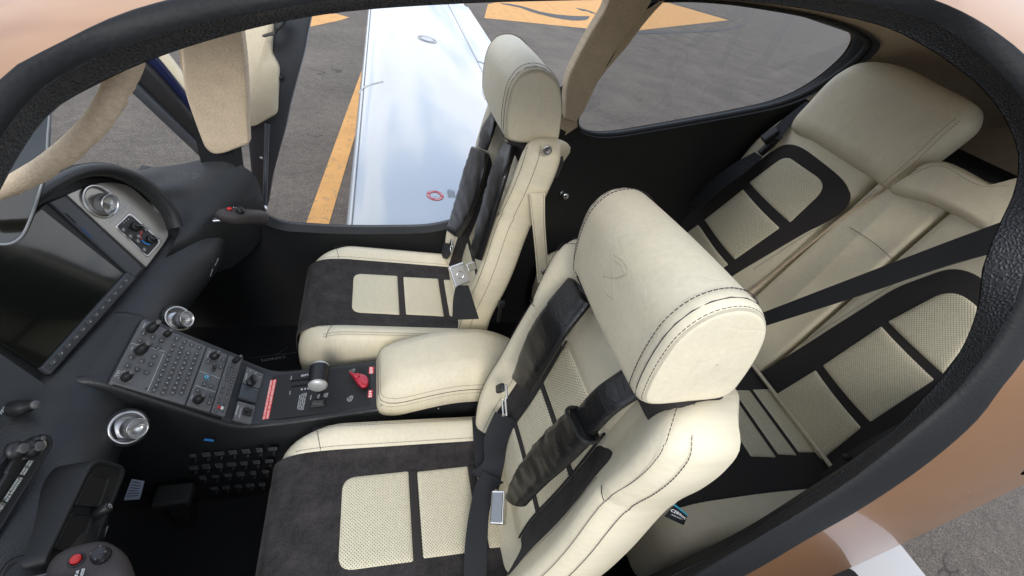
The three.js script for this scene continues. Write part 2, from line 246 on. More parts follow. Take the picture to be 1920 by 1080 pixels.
// ---------------------------------------------------------------- ground and markings
const GY = -0.9;
{
  const c = cells(190, 3), c2 = cells(70, 5);
  const crk = (u, v) => { const w = 0.05 * tileN(u, v, 10, 2) + 0.02 * tileN(u, v, 40, 2); const r = Math.abs(tileN(u + w, v + w, 3, 7)); return r < 0.006 && tileN(u, v, 6, 12) > 0.12 ? 1 : 0; };
  const tex = dataTex(1280, (u, v, i, j) => {
    const h1 = Math.sin(i * 127.1 + j * 311.7) * 43758.5453, s = h1 - Math.floor(h1);
    const a = c(u, v), stone = clamp(1 - a[0] * 1.7), id = (Math.sin(Math.floor(u * 190) * 12.9 + Math.floor(v * 190) * 78.2) * 43758.5) % 1;
    const big = 0.04 * tileN(u, v, 4, 1) + 0.03 * tileN(u, v, 11, 5), streak = 0.014 * tileA(u, v, 5, 17, 2) + 0.03 * tileN(u, v, 60, 8);
    let k = 0.40 + big + streak + 0.21 * (s - 0.5) + 0.03 * stone * id;
    if (s > 0.9975) k += 0.22; k -= 0.11 * crk(u, v);
    return [k * 1.03, k * 0.99, k * 0.95];
  }, { srgb: true });
  tex.repeat.set(1 / 5.5, 1 / 5.5); tex.anisotropy = 8;
  const bump = dataTex(512, (u, v) => { const a = cells0(u, v); return clamp(1 - a[0]) * 0.8 + 0.2 * tileN(u, v, 60); });
  bump.repeat.set(1 / 0.9, 1 / 0.9);
  M.asphalt = std({ map: tex, color: lin(0.84, 0.765, 0.69), roughness: 0.93, bumpMap: bump, bumpScale: 0.002 });
  const g = grid(4, 4, (a, b) => V(lerp(-150, 150, a), GY, lerp(150, -150, b)), (a, b, p) => [p.x * 0.9 - p.z * 0.43, p.x * 0.43 + p.z * 0.9]);
  const m = part(scene, 'ground', g, M.asphalt); m.userData = { kind: 'structure', label: 'grey asphalt apron with scattered pale aggregate' };
}
function cells0(u, v) { return (cells0.c || (cells0.c = cells(90, 31)))(u, v); }
{
  const tex = dataTex(1024, (u, v, i, j) => { const h = Math.sin(i * 91.7 + j * 311.3) * 43758.5453, s = h - Math.floor(h); const wear = sstep(0.30, 0.42, 0.5 * tileN(u, v, 30, 3) + 0.6 * tileN(u, v, 150, 8)); const k = 1 + 0.05 * tileN(u, v, 8) + 0.07 * (s - 0.5); return [lerp(0.84, 0.50, wear * 0.7) * k, lerp(0.63, 0.46, wear * 0.7) * k, lerp(0.38, 0.40, wear * 0.7) * k]; }, { srgb: true });
  tex.repeat.set(0.5, 0.5);
  M.paintYellow = std({ map: tex, color: lin(0.95, 0.95, 0.95), roughness: 0.85 });
  M.paintGrey = std({ color: lin(0.085, 0.085, 0.085), roughness: 0.9 });
  const sheet = (name, pts, y, mat, label) => { const s = new THREE.Shape(pts.map((p) => new THREE.Vector2(p.x, -p.z))); const g = new THREE.ShapeGeometry(s); g.rotateX(-Math.PI / 2); g.translate(0, y, 0); const uv = g.attributes.uv, ps = g.attributes.position; for (let i = 0; i < uv.count; i++) uv.setXY(i, ps.getX(i), ps.getZ(i)); const m = part(scene, numbered(name), g, mat); m.userData = { kind: 'structure', label }; return m; };
  const G = (x, y) => at(x, y, { y: GY });
  // long line beside the wing, width 0.15 m
  const a = G(589, 440), b = G(677, 172), d = b.clone().sub(a).normalize(), n = V(-d.z, 0, d.x).multiplyScalar(0.085), A = a.clone().addScaledVector(d, -6), B = b.clone().addScaledVector(d, 10);
  sheet('apron_marking', [A.clone().add(n), B.clone().add(n), B.clone().sub(n), A.clone().sub(n)], GY + 0.004, M.paintYellow, 'worn orange-yellow line painted on the asphalt along the wing');
  // the large painted emblem far out
  sheet('apron_marking', [[908, 34], [1095, 53], [1180, 59], [1366, 38], [1255, 6], [1120, -12], [1000, -12], [915, 8]].map((p) => G(...p)), GY + 0.004, M.paintYellow, 'large yellow painted emblem on the apron beyond the wing tip');
  sheet('apron_marking', [[575, 52], [640, 38], [655, 33], [630, 26], [570, 28]].map((p) => G(...p)), GY + 0.004, M.paintYellow, 'small yellow patch of paint on the apron ahead of the wing');
  const ribbon = (mid, w) => { const L = [], Q = []; const pts = spl(mid.map((p) => G(...p)), 30); pts.forEach((p, i) => { const t = pts[Math.min(30, i + 1)].clone().sub(pts[Math.max(0, i - 1)]).normalize(), n = V(-t.z, 0, t.x); const ww = typeof w === 'function' ? w(i / 30) : w; L.push(p.clone().addScaledVector(n, ww)); Q.unshift(p.clone().addScaledVector(n, -ww)); }); return L.concat(Q); };
  sheet('apron_marking', ribbon([[940, 7], [975, 13], [1010, 24], [1050, 32], [1085, 34], [1105, 31]], (t) => 0.34 * Math.sin(Math.PI * clamp(t * 0.9 + 0.08))), GY + 0.008, M.paintGrey, 'dark curved stroke painted across the yellow emblem');
  sheet('apron_marking', ribbon([[1085, 18], [1100, 20], [1115, 26]], 0.2), GY + 0.008, M.paintGrey, 'short dark stroke painted on the yellow emblem');
  sheet('apron_marking', ribbon([[1090, 55.5], [1180, 61.5], [1372, 39], [1256, 4], [1120, -14]], 0.13), GY + 0.008, M.paintGrey, 'dark outline painted round the yellow emblem');
}
// ---------------------------------------------------------------- the airplane: skin, frames, liner, wings
const airplane = thing('airplane', 'tan metallic light airplane with white wings, its cabin seen through the open pilot door', 'airplane');
const pw = (tab) => (x) => { let i = 0; while (i < tab.length - 2 && x > tab[i + 1][0]) i++; const g = (k) => tab[clamp(k, 0, tab.length - 1)], a = g(i), b = g(i + 1), t = clamp((x - a[0]) / (b[0] - a[0])); const s0 = (b[1] - g(i - 1)[1]) / ((b[0] - g(i - 1)[0]) || 1) * (b[0] - a[0]), s1 = (g(i + 2)[1] - a[1]) / ((g(i + 2)[0] - a[0]) || 1) * (b[0] - a[0]); const t2 = t * t, t3 = t2 * t; return (2 * t3 - 3 * t2 + 1) * a[1] + (t3 - 2 * t2 + t) * s0 + (-2 * t3 + 3 * t2) * b[1] + (t3 - t2) * s1; };
const FH = pw([[-2.4, 0.64], [-1.6, 0.655], [-0.95, 0.74], [-0.6, 1.02], [-0.35, 1.165], [-0.16, 1.233], [-0.02, 1.285], [0.17, 1.33], [0.35, 1.37], [0.55, 1.40], [0.9, 1.40], [1.3, 1.36], [1.8, 1.24], [2.6, 1.05], [4.5, 0.9]]);
const FW = pw([[-2.4, 0.42], [-0.95, 0.58], [-0.5, 0.615], [0, 0.635], [0.6, 0.635], [0.9, 0.628], [1.2, 0.605], [1.7, 0.54], [2.6, 0.33], [4.5, 0.14]]);
const FYC = 0.62, NT = 2.6, NB = 5, FB = (x) => lerp(0.80, 0.35, sstep(1.2, 4.5, x));
function fus(x, deg, off = 0, side = 1) { const c = Math.cos(deg * R), s = Math.sin(deg * R), top = s >= 0, n = top ? NT : NB, h = (top ? FH(x) - FYC : FB(x)) - off; return V(x, FYC + h * Math.sign(s) * Math.pow(Math.abs(s), 2 / n), side * (FW(x) - off) * Math.sign(c) * Math.pow(Math.abs(c), 2 / n)); }
function fusZ(x, y, off = 0) { const top = y >= FYC, n = top ? NT : NB, h = (top ? FH(x) - FYC : FB(x)) - off, q = Math.abs(y - FYC) / h; return q >= 1 ? -1 : (FW(x) - off) * Math.pow(1 - Math.pow(q, n), 1 / n); }
function fusDeg(x, y, off = 0) { const top = y >= FYC, n = top ? NT : NB, h = (top ? FH(x) - FYC : FB(x)) - off; return Math.sign(y - FYC) * Math.asin(Math.pow(clamp(Math.abs(y - FYC) / h), n / 2)) / R; }
function hitFus(px, py, off) { const r = rayOf(px, py); let t0 = 0, p = CAM.clone(); for (let t = 2e-5; t < 0.003; t += 4e-6) { p.copy(CAM).addScaledVector(r, t); if (p.z - fusZ(p.x, p.y, off) < 0) { let a = t0, b = t; for (let k = 0; k < 20; k++) { const m = (a + b) / 2; p.copy(CAM).addScaledVector(r, m); p.z - fusZ(p.x, p.y, off) < 0 ? b = m : a = m; } return p.clone(); } t0 = t; } return null; }
const doorPix = [ // outer edge of the rubber seal, seam between rubber and pebbled trim, inner edge of the trim
  [[0, 160], [43, 200], [80, 228]], [[113, 90], [150, 122], [185, 157]], [[230, 33], [262, 76], [290, 110]], [[343, 0], [370, 45], [395, 75]], [[480, -32], [505, 18], [520, 43]], [[640, -58], [645, -5], [650, 22]],
  [[860, -85], [862, -25], [865, 7]], [[1100, -95], [1105, -35], [1107, 0]], [[1330, -88], [1310, -30], [1290, -4]], [[1540, -62], [1510, -14], [1480, 12]], [[1727, 0], [1700, 22], [1665, 53]], [[1800, 30], [1772, 50], [1738, 90]],
  [[1863, 67], [1832, 95], [1795, 128]], [[1920, 113], [1885, 145], [1845, 170]], [[1965, 175], [1925, 195], [1880, 217]], [[1993, 260], [1955, 270], [1908, 283]], [[2000, 360], [1958, 365], [1903, 352]], [[1990, 460], [1937, 445], [1868, 432]],
  [[1970, 555], [1916, 520], [1842, 500]], [[1945, 625], [1897, 578], [1833, 573]], [[1905, 685], [1862, 645], [1813, 633]], [[1873, 725], [1822, 698], [1780, 690]], [[1830, 783], [1787, 740], [1745, 730]], [[1740, 863], [1702, 815], [1672, 808]],
  [[1613, 950], [1590, 903], [1565, 892]], [[1513, 1007], [1482, 972], [1462, 960]], [[1387, 1080], [1352, 1048], [1332, 1040]]];
const OFFS = [0, 0.010, 0.034];
const doorRest = [[0.36, 0.47], [0.24, 0.40], [0.05, 0.375], [-0.18, 0.37], [-0.30, 0.385], [-0.365, 0.45], [-0.375, 0.6], [-0.345, 0.8], [-0.30, 0.97]]; // below and ahead of the picture, also what shows of the far door
const NLOOP = 220;
const doorLoops = [0, 1, 2].map((k) => {
  const pts = doorPix.map((t) => hitFus(...t[k], OFFS[k])).filter(Boolean);
  const cx = 0.1, cy = 0.8;
  for (const [x, y] of doorRest) { const s = 1 - k * 0.022, xx = cx + (x - cx) * s, yy = cy + (y - cy) * s; pts.push(V(xx, yy, fusZ(xx, yy, OFFS[k]))); }
  return spl(pts, NLOOP, true).slice(0, NLOOP);
});
if (globalThis.__dbg) doorLoops[0].forEach((p, i) => i % 8 || console.log(i, p.toArray().map((v) => v.toFixed(3)).join(' ')));
// make the three loops run in step
{
  const n = NLOOP; const base = doorLoops[0]; for (const k of [1, 2]) { const dense = spl(doorLoops[k], 1200, true); doorLoops[k] = base.map((p) => { let b = 1e9, q = null; for (const d of dense) { const e = d.distanceToSquared(p); if (e < b) { b = e; q = d; } } return q.clone(); }); }
}
const flipZ = (p) => V(p.x, p.y, -p.z);
const polyExit = (poly, c, d) => { let best = 1e9; poly.forEach((a, i) => { const b = poly[(i + 1) % poly.length], ex = b[0] - a[0], ey = b[1] - a[1], det = d[0] * ey - d[1] * ex; if (Math.abs(det) < 1e-9) return; const t = ((a[0] - c[0]) * ey - (a[1] - c[1]) * ex) / det, u = ((a[0] - c[0]) * d[1] - (a[1] - c[1]) * d[0]) / det; if (t > 0 && u >= -1e-6 && u <= 1 + 1e-6) best = Math.min(best, t); }); return best; };
// skin between a hole and the border of its tile, both in (x, angle)
function tile(loop, poly, c, off, side, K, sector) {
  const lp = loop.map((p) => [p.x, fusDeg(p.x, p.y, off)]), n = lp.length, P = [], U = [], I = [];
  for (let j = 0; j <= K; j++) for (let i = 0; i <= n; i++) {
    const q = lp[i % n], d = [q[0] - c[0], q[1] - c[1]], e = polyExit(poly, c, d), s = lerp(1, Math.max(e, 1.0001), Math.pow(j / K, 1.4)), x = c[0] + d[0] * s, a = c[1] + d[1] * s, p = fus(x, a, off, side);
    P.push(p.x, p.y, p.z); U.push(x, a * R * 0.65);
  }
  for (let j = 0; j < K; j++) for (let i = 0; i < n; i++) { if (sector && !sector(i, loop[i])) continue; const a = j * (n + 1) + i; I.push(a, a + n + 1, a + 1, a + 1, a + n + 1, a + n + 2); }
  const g = new THREE.BufferGeometry(); g.setAttribute('position', new THREE.Float32BufferAttribute(P, 3)); g.setAttribute('uv', new THREE.Float32BufferAttribute(U, 2)); g.setIndex(I); return fixNormals(g);
}
const doorTile = [[-0.27, 78], [0.2, 78], [0.674, 78], [0.674, 50], [0.668, 35], [0.60, 11], [0.60, -60], [0, -60], [-0.455, -60], [-0.455, 0], [-0.43, 27], [-0.36, 59]];
const rearTile = [[0.674, 78], [1.2, 78], [1.9, 78], [1.9, 0], [1.9, -60], [1.2, -60], [0.60, -60], [0.60, 11], [0.668, 35], [0.674, 50]];
const LINER = 0.048;
const nearX = (poly) => poly.map((p) => (Math.abs(p[0] - 0.64) < 0.05 ? [0.86, p[1]] : p)), doorTileOf = (side) => (side > 0 ? nearX(doorTile) : doorTile), rearTileOf = (side) => (side > 0 ? nearX(rearTile) : rearTile);
const winOf = (side) => (side < 0 ? winLoop : winLoop.map((p) => { const x = 1.72 - (1.45 - p.x) * 0.95; return V(x, p.y, fusZ(x, p.y, 0.02)); })), cWof = (side) => (side < 0 ? [1.02, 40] : [1.33, 40]);
// far rear window outline, traced to the side wall
const winPix = [[1077, 222], [1082, 238], [1110, 249], [1150, 249], [1220, 238], [1300, 224], [1380, 209], [1450, 193], [1500, 174], [1545, 147], [1585, 115], [1606, 92], [1612, 74], [1600, 58], [1560, 38], [1500, 20], [1430, 7], [1350, -4], [1270, -8], [1205, -2], [1180, 20], [1140, 90], [1100, 170]];
function hitFar(px, py, off) { const r = rayOf(px, py); let t0 = 0; const f = (t) => { const x = CAM.x + r.x * t, y = CAM.y + r.y * t, z = CAM.z + r.z * t; const zz = fusZ(x, y, off); return zz < 0 ? -1 : z + zz; }; let ta = (0 - CAM.z) / r.z; for (let t = ta; t < 0.01; t += 2e-6) { const p = CAM.clone().addScaledVector(r, t); const zz = fusZ(p.x, p.y, off); if (zz < 0 || p.z + zz < 0) return p; } return null; }
const winLoop = spl(winPix.map((p) => flipZ(hitFar(...p, 0.02))), 120, true).slice(0, 120);
{
  const skin = [], low = [];
  const cD = [0.12, 22], cW = [1.02, 40];
  for (const side of [1, -1]) {
    skin.push(tile(doorLoops[0], doorTileOf(side), cD, 0, side, 12)); skin.push(tile(winOf(side), rearTileOf(side), cWof(side), 0, side, 8));
    skin.push(grid(16, 16, (a, b) => fus(lerp(-0.95, -0.455, a), lerp(-60, -1, b), 0, side), (a, b, p) => [p.x, p.y]));
  }
  skin.push(grid(40, 8, (a, b) => fus(lerp(-0.27, 1.9, a), lerp(78, 102, b)), (a, b, p) => [p.x, p.z]));
  skin.push(grid(30, 60, (a, b) => fus(lerp(1.9, 4.5, a), lerp(-60, 240, b)), (a, b, p) => [p.x, b * 2]));
  skin.push(grid(24, 50, (a, b) => fus(lerp(-2.4, -0.95, a), lerp(-60, 240, b)), (a, b, p) => [p.x, b * 2]));
  skin.push(grid(1, 50, (a, b) => a ? fus(-2.4, lerp(-60, 240, b)) : V(-2.6, 0.4, 0), null));
  part(airplane, 'fuselage_skin', skin, M.tanPaint);
  part(airplane, 'belly', [grid(50, 16, (a, b) => fus(lerp(-2.4, 4.5, a), lerp(-60, -120, b)), (a, b, p) => [p.x, p.z])], M.tanPaint);
}
// frames of the two door openings
function band(A, B, bulge, side, flat) { // A, B closed loops; bulge along outward normal
  const n = A.length, rings = []; const K = 9;
  for (let i = 0; i < n; i++) {
    const a = A[i], b = B[i], w = b.clone().sub(a), nx = fus(a.x, fusDeg(a.x, a.y) + 2).sub(fus(a.x, fusDeg(a.x, a.y) - 2)), nrm = V(1, 0, 0).cross(nx).normalize(); if (nrm.z < 0) nrm.negate();
    const ring = []; for (let k = 0; k <= K; k++) { const t = k / K, c = a.clone().addScaledVector(w, 0.5 - 0.5 * Math.cos(Math.PI * t) * (flat ? 0.92 : 1) - (flat ? 0 : 0)).addScaledVector(nrm, bulge * Math.pow(Math.sin(Math.PI * t), flat ? 0.45 : 0.8)); ring.push(side > 0 ? c : flipZ(c)); }
    rings.push(ring);
  }
  rings.push(rings[0]); return loft(rings, { closed: false });
}
for (const side of [1, -1]) {
  part(airplane, 'door_seal', band(doorLoops[0], doorLoops[1], 0.007, side), M.rubber);
  part(airplane, 'door_trim', band(doorLoops[1], doorLoops[2], 0.004, side, true), M.pebble);
  // the return from the trim to the cabin liner
  const inn = doorLoops[2].map((p) => { const xx = 0.12 + (p.x - 0.12) * (side > 0 ? (p.x > 0.12 ? 1.14 : 1.05) : 1.035), yy = 0.85 + (p.y - 0.85) * (side > 0 ? 1.05 : 1.035); const q = V(xx, yy, Math.max(0.2, fusZ(xx, Math.min(yy, FH(xx) - 0.09), LINER + 0.004))); return side > 0 ? q : flipZ(q); });
  const outr = doorLoops[2].map((p) => (side > 0 ? p.clone() : flipZ(p)));
  part(airplane, 'door_return', loft([outr, inn]), M.trimBlack);
}
// cabin liner: black below, tan above
{
  const cD = [0.12, 22], cW = [1.02, 40];
  const tanD = (i, p) => (p.x < 0.1 ? p.y > 0.80 : p.y > 0.84), tanW = (i, p) => p.y > 1.06 || (p.x < 0.72 && p.y > 0.84);
  const black = [], tan = [];
  const grow = (p, side) => { const k = side > 0 ? [p.x > 0.12 ? 1.14 : 1.05, 1.05] : [1.03, 1.03]; return V(0.12 + (p.x - 0.12) * k[0], 0.85 + (p.y - 0.85) * k[1], p.z); }, inOf = (side) => doorLoops[2].map((p) => grow(p, side));
  for (const side of [1, -1]) {
    black.push(tile(inOf(side), doorTileOf(side), cD, LINER, side, 10, (i, p) => !tanD(i, p))); tan.push(tile(inOf(side), doorTileOf(side), cD, LINER, side, 10, tanD));
    black.push(tile(winOf(side), rearTileOf(side), cWof(side), LINER, side, 10, (i, p) => !tanW(i, p))); tan.push(tile(winOf(side), rearTileOf(side), cWof(side), LINER, side, 10, tanW));
    black.push(grid(16, 16, (a, b) => fus(lerp(-1.02, -0.455, a), lerp(-60, -1.2, b), LINER, side), (a, b, p) => [p.x, p.y]));
  }
  tan.push(grid(40, 8, (a, b) => fus(lerp(-0.26, 1.9, a), lerp(78, 102, b), LINER), (a, b, p) => [p.x, p.z]));
  part(airplane, 'side_panel', black, M.trimBlack);
  part(airplane, 'headliner', tan, M.tanSuede);
  part(airplane, 'rear_bulkhead', grid(2, 40, (a, b) => { const q = fus(1.86, lerp(-60, 240, b), LINER); return V(1.86 - 0.12 * (1 - a), lerp(0.7, q.y, a), lerp(0, q.z, a)); }), M.tanSuede);
  const shelf = rbox(0.44, 0.30, 0.92, 0.02); shelf.translate(1.61, 0.90, 0); part(airplane, 'parcel_shelf', shelf, M.carpet);
  const fl = rbox(2.3, 0.06, 1.04, 0.02); fl.translate(0.1, -0.03, 0); part(airplane, 'cabin_floor', fl, M.carpet);
  const fw = rbox(0.06, 0.9, 1.15, 0.02); fw.translate(-1.05, 0.4, 0); part(airplane, 'firewall', fw, M.carpet);
  // glass
  for (const side of [1, -1]) {
    part(airplane, 'rear_window', loft([winOf(side).map((p) => { const q = p.clone(); q.z = fusZ(p.x, p.y, 0.012); return side > 0 ? q : flipZ(q); }), winLoop.map(() => V(side > 0 ? 1.33 : 1.05, 1.02, side * fusZ(side > 0 ? 1.33 : 1.05, 1.02, 0.012)))]), side > 0 ? M.glass : M.tinted);
    // black gasket round the window
    const ring = winOf(side).map((p) => { const q = V(p.x, p.y, fusZ(p.x, p.y, 0.035)); return side > 0 ? q : flipZ(q); });
    part(airplane, 'window_reveal', loft([0.004, 0.03, LINER + 0.006].map((o, j) => winOf(side).map((p) => { const q = V(p.x, p.y, fusZ(p.x, p.y, o)); return side > 0 ? q : flipZ(q); }))), M.trimBlack);
    part(airplane, 'window_gasket', tube(ring, 0.010, { seg: 200, sides: 8, closed: true }), M.trimBlack);
  }
  const xf = (d) => { const a = d > 90 ? 180 - d : d; return a > 59 ? lerp(-0.36, -0.27, (a - 59) / 19) : a > 27 ? lerp(-0.43, -0.36, (a - 27) / 32) : lerp(-0.455, -0.43, Math.max(0, a) / 27); };
  part(airplane, 'windshield', grid(20, 40, (a, b) => { const d = lerp(-1, 181, b); return fus(lerp(-0.95, Math.min(xf(d), -0.27), a), d, 0.006); }, null), M.glass);
}
// wings
function wing(side) {
  const g = new THREE.Group(); g.name = 'wing'; airplane.add(g);
  const dih = Math.tan(4.5 * R), z0 = side > 0 ? 0.5 : 0.585, z1 = 5.6;
  const wy = (z) => 0.12 + dih * (z - 0.65), LE = (z) => lerp(-0.12, -0.03, clamp((z - 0.6) / 5)), TE = (z) => lerp(side > 0 ? 1.70 : 1.36, side > 0 ? 1.3 : 1.02, (z - 0.6) / 5);
  const th = [[0, 0], [0.004, 0.011], [0.02, 0.028], [0.06, 0.048], [0.13, 0.066], [0.25, 0.079], [0.40, 0.080], [0.55, 0.070], [0.7, 0.052], [0.85, 0.028], [0.95, 0.011], [1, 0.0015]];
  const up = (c) => { let i = 0; while (i < th.length - 2 && c > th[i + 1][0]) i++; const t = (c - th[i][0]) / (th[i + 1][0] - th[i][0]); return lerp(th[i][1], th[i + 1][1], t); };
  const topY = (x, z) => { const c = (x - LE(z)) / (TE(z) - LE(z)); return wy(z) - 0.105 + up(clamp(c)) * 1.32; };
  const sec = (z) => { const L = LE(z), T = TE(z), ch = T - L, r = []; const cs = []; for (let k = 0; k <= 26; k++) cs.push(0.5 - 0.5 * Math.cos(Math.PI * k / 26)); cs.slice().reverse().forEach((c) => r.push(V(L + c * ch, wy(z) - 0.105 + up(c) * 1.32, side * z))); cs.slice(1, -1).forEach((c) => r.push(V(L + c * ch, wy(z) - 0.105 - up(c) * 0.75, side * z))); return r; };
  const rings = []; for (let k = 0; k <= 60; k++) rings.push(sec(lerp(z0, z1, k / 60))); rings.push(sec(z1).map((p) => V(lerp(p.x, 0.5, 0.12), p.y * 0.3 + wy(z1) * 0.7 - 0.06, side * (z1 + 0.12))));
  if (side < 0) rings.forEach((r) => r.reverse());
  part(g, 'wing_skin', loft(rings, { cap0: true, cap1: true, uvs: (p) => [p.x, p.z] }), M.white);
  const surf = (a, b) => { const z = side * b; const y = topY(a, z), n = V(-(topY(a + 0.02, z) - topY(a - 0.02, z)) / 0.04, 1, -side * dih).normalize(); return { p: V(a, y, b), n }; };
  return { g, surf, topY, LE, TE };
}
const wingFar = wing(-1), wingNear = wing(1);
part(wingNear.g, 'widened_walkway', pad(roundPoly([[0.1, 0.62], [1.40, 0.58], [1.40, 1.3], [0.1, 1.3]], 0.03, 0.05), wingNear.surf, [[0, -0.001], [0.001, 0.003], [0.004, 0.003]], { fill: 4 }), M.carpet);  // black walkway, made wider than real so the flank mirrors it dark
{
  const { g, surf, LE, TE } = wingFar, W2 = (px, py) => { let p = at(px, py, { y: 0.25 }); for (let k = 0; k < 12; k++) p = at(px, py, { y: wingFar.topY(p.x, -p.z) }); return p; };
  const grey = std({ color: lin(0.22, 0.22, 0.23), roughness: 0.6 });
  const line = (pts, w, mat, name) => part(g, name, strapFlat(onSurf(surf, pts, 0.0012), w), mat);
  // fuel cap with its ring
  const c = W2(801, 74);
  const disc = (r0, r1, cc, h) => { const A = [], B = []; for (let i = 0; i < 48; i++) { const t = i / 48 * 2 * Math.PI; for (const [r, L] of [[r0, A], [r1, B]]) { const s = surf(cc.x + Math.cos(t) * r, cc.z + Math.sin(t) * r); L.push(s.p.addScaledVector(s.n, h)); } } return loft([B, A]); };
  part(g, 'fuel_cap_ring', [disc(0.074, 0.082, c, 0.0025), disc(0.058, 0.064, c, 0.0025), disc(0.03, 0.036, c, 0.0025)], grey);
  part(g, 'fuel_cap', disc(0.001, 0.05, c, 0.004), M.satin);
  const r = W2(816, 367), red = std({ color: lin(0.42, 0.05, 0.06), roughness: 0.5 });
  part(g, 'filler_ring', disc(0.026, 0.043, r, 0.002), red); part(g, 'filler_port', disc(0.0005, 0.007, r, 0.003), M.satin);
  { // lettering round the red ring and the small placard
    const cv = document.createElement('canvas'); cv.width = cv.height = 256; const x = cv.getContext('2d'); x.clearRect(0, 0, 256, 256); x.fillStyle = '#f3ecec'; x.font = 'bold 30px sans-serif'; x.textAlign = 'center'; const tx = 'AVGAS 100LL  FUEL ONLY  '; for (let i = 0; i < tx.length; i++) { x.save(); x.translate(128, 128); x.rotate(i / tx.length * 2 * Math.PI); x.fillText(tx[i], 0, -92); x.restore(); }
    const t = new THREE.CanvasTexture(cv); t.colorSpace = THREE.SRGBColorSpace; const gm = grid(8, 8, (a, b) => { const s = surf(r.x + (a - 0.5) * 0.088, r.z + (b - 0.5) * 0.088); return s.p.addScaledVector(s.n, 0.0034); }); part(g, 'filler_lettering', gm, std({ map: t, transparent: true, roughness: 0.6 }));
    const q = W2(846, 362); const cv2 = document.createElement('canvas'); cv2.width = 128; cv2.height = 256; const y = cv2.getContext('2d'); y.clearRect(0, 0, 128, 256); y.fillStyle = '#555'; for (let i = 0; i < 7; i++) { y.fillRect(14 + 15 * i, 20, 6, 150 + 60 * ((i * 37) % 5) / 5); } const t2 = new THREE.CanvasTexture(cv2); t2.colorSpace = THREE.SRGBColorSpace;
    part(g, 'fuel_placard', grid(4, 4, (a, b) => { const s = surf(q.x + (a - 0.5) * 0.05, q.z + (b - 0.5) * 0.1); return s.p.addScaledVector(s.n, 0.002); }), std({ map: t2, transparent: true, roughness: 0.6 }));
  }
  // hinge line of flap and aileron, and their gap
  const zs = []; for (let k = 0; k <= 30; k++) zs.push(lerp(-0.8, -5.5, k / 30));
  const groove = std({ color: lin(0.10, 0.11, 0.12), roughness: 0.7 });
  line(zs.map((z) => [lerp(LE(-z), TE(-z), 0.76), z]), 0.006, groove, 'hinge_line');
  line([0, 1, 2, 3, 4].map((k) => [lerp(LE(3.4), TE(3.4), lerp(0.76, 0.995, k / 4)), -3.4]), 0.012, groove, 'flap_gap');
  line(zs.map((z) => [LE(-z) + 0.028, z]), 0.005, groove, 'leading_edge_seam');
  // aileron proud of the wing
  const ail = rbox(0.32, 0.03, 1.3, 0.012); const aa = surf(lerp(LE(4.2), TE(4.2), 0.9), -4.2); 
  part(g, 'aileron', pad(roundPoly([[lerp(LE(3.42), TE(3.42), 0.77), -3.42], [TE(3.42) + 0.03, -3.42], [TE(5.3) + 0.03, -5.3], [lerp(LE(5.3), TE(5.3), 0.77), -5.3]], 0.01, 0.08), (a, b) => surf(Math.min(a, TE(-b) - 0.001) + (a > TE(-b) ? 0.03 : 0), b), [[0, -0.01], [0.004, 0.004], [0.01, 0.007]], { fill: 5 }), M.white);
  const cuff = (z) => { const pts = []; for (let k = 0; k <= 8; k++) { const x = LE(-z) - 0.004 + k * 0.02; pts.push([Math.max(x, LE(-z) + 0.0005), z - k * 0.006]); } return pts; };
  part(g, 'leading_edge_cuff', tube(onSurf(surf, cuff(-2.55), 0.002).map((s) => s.p), 0.006, { sides: 6 }), M.white);
}
function strapFlat(list, w) { const A = [], B = []; list.forEach((s, i) => { const t = list[Math.min(list.length - 1, i + 1)].p.clone().sub(list[Math.max(0, i - 1)].p).normalize(), d = t.cross(s.n).normalize(); A.push(s.p.clone().addScaledVector(d, w / 2)); B.push(s.p.clone().addScaledVector(d, -w / 2)); }); return loft([A, B], { closed: false }); }
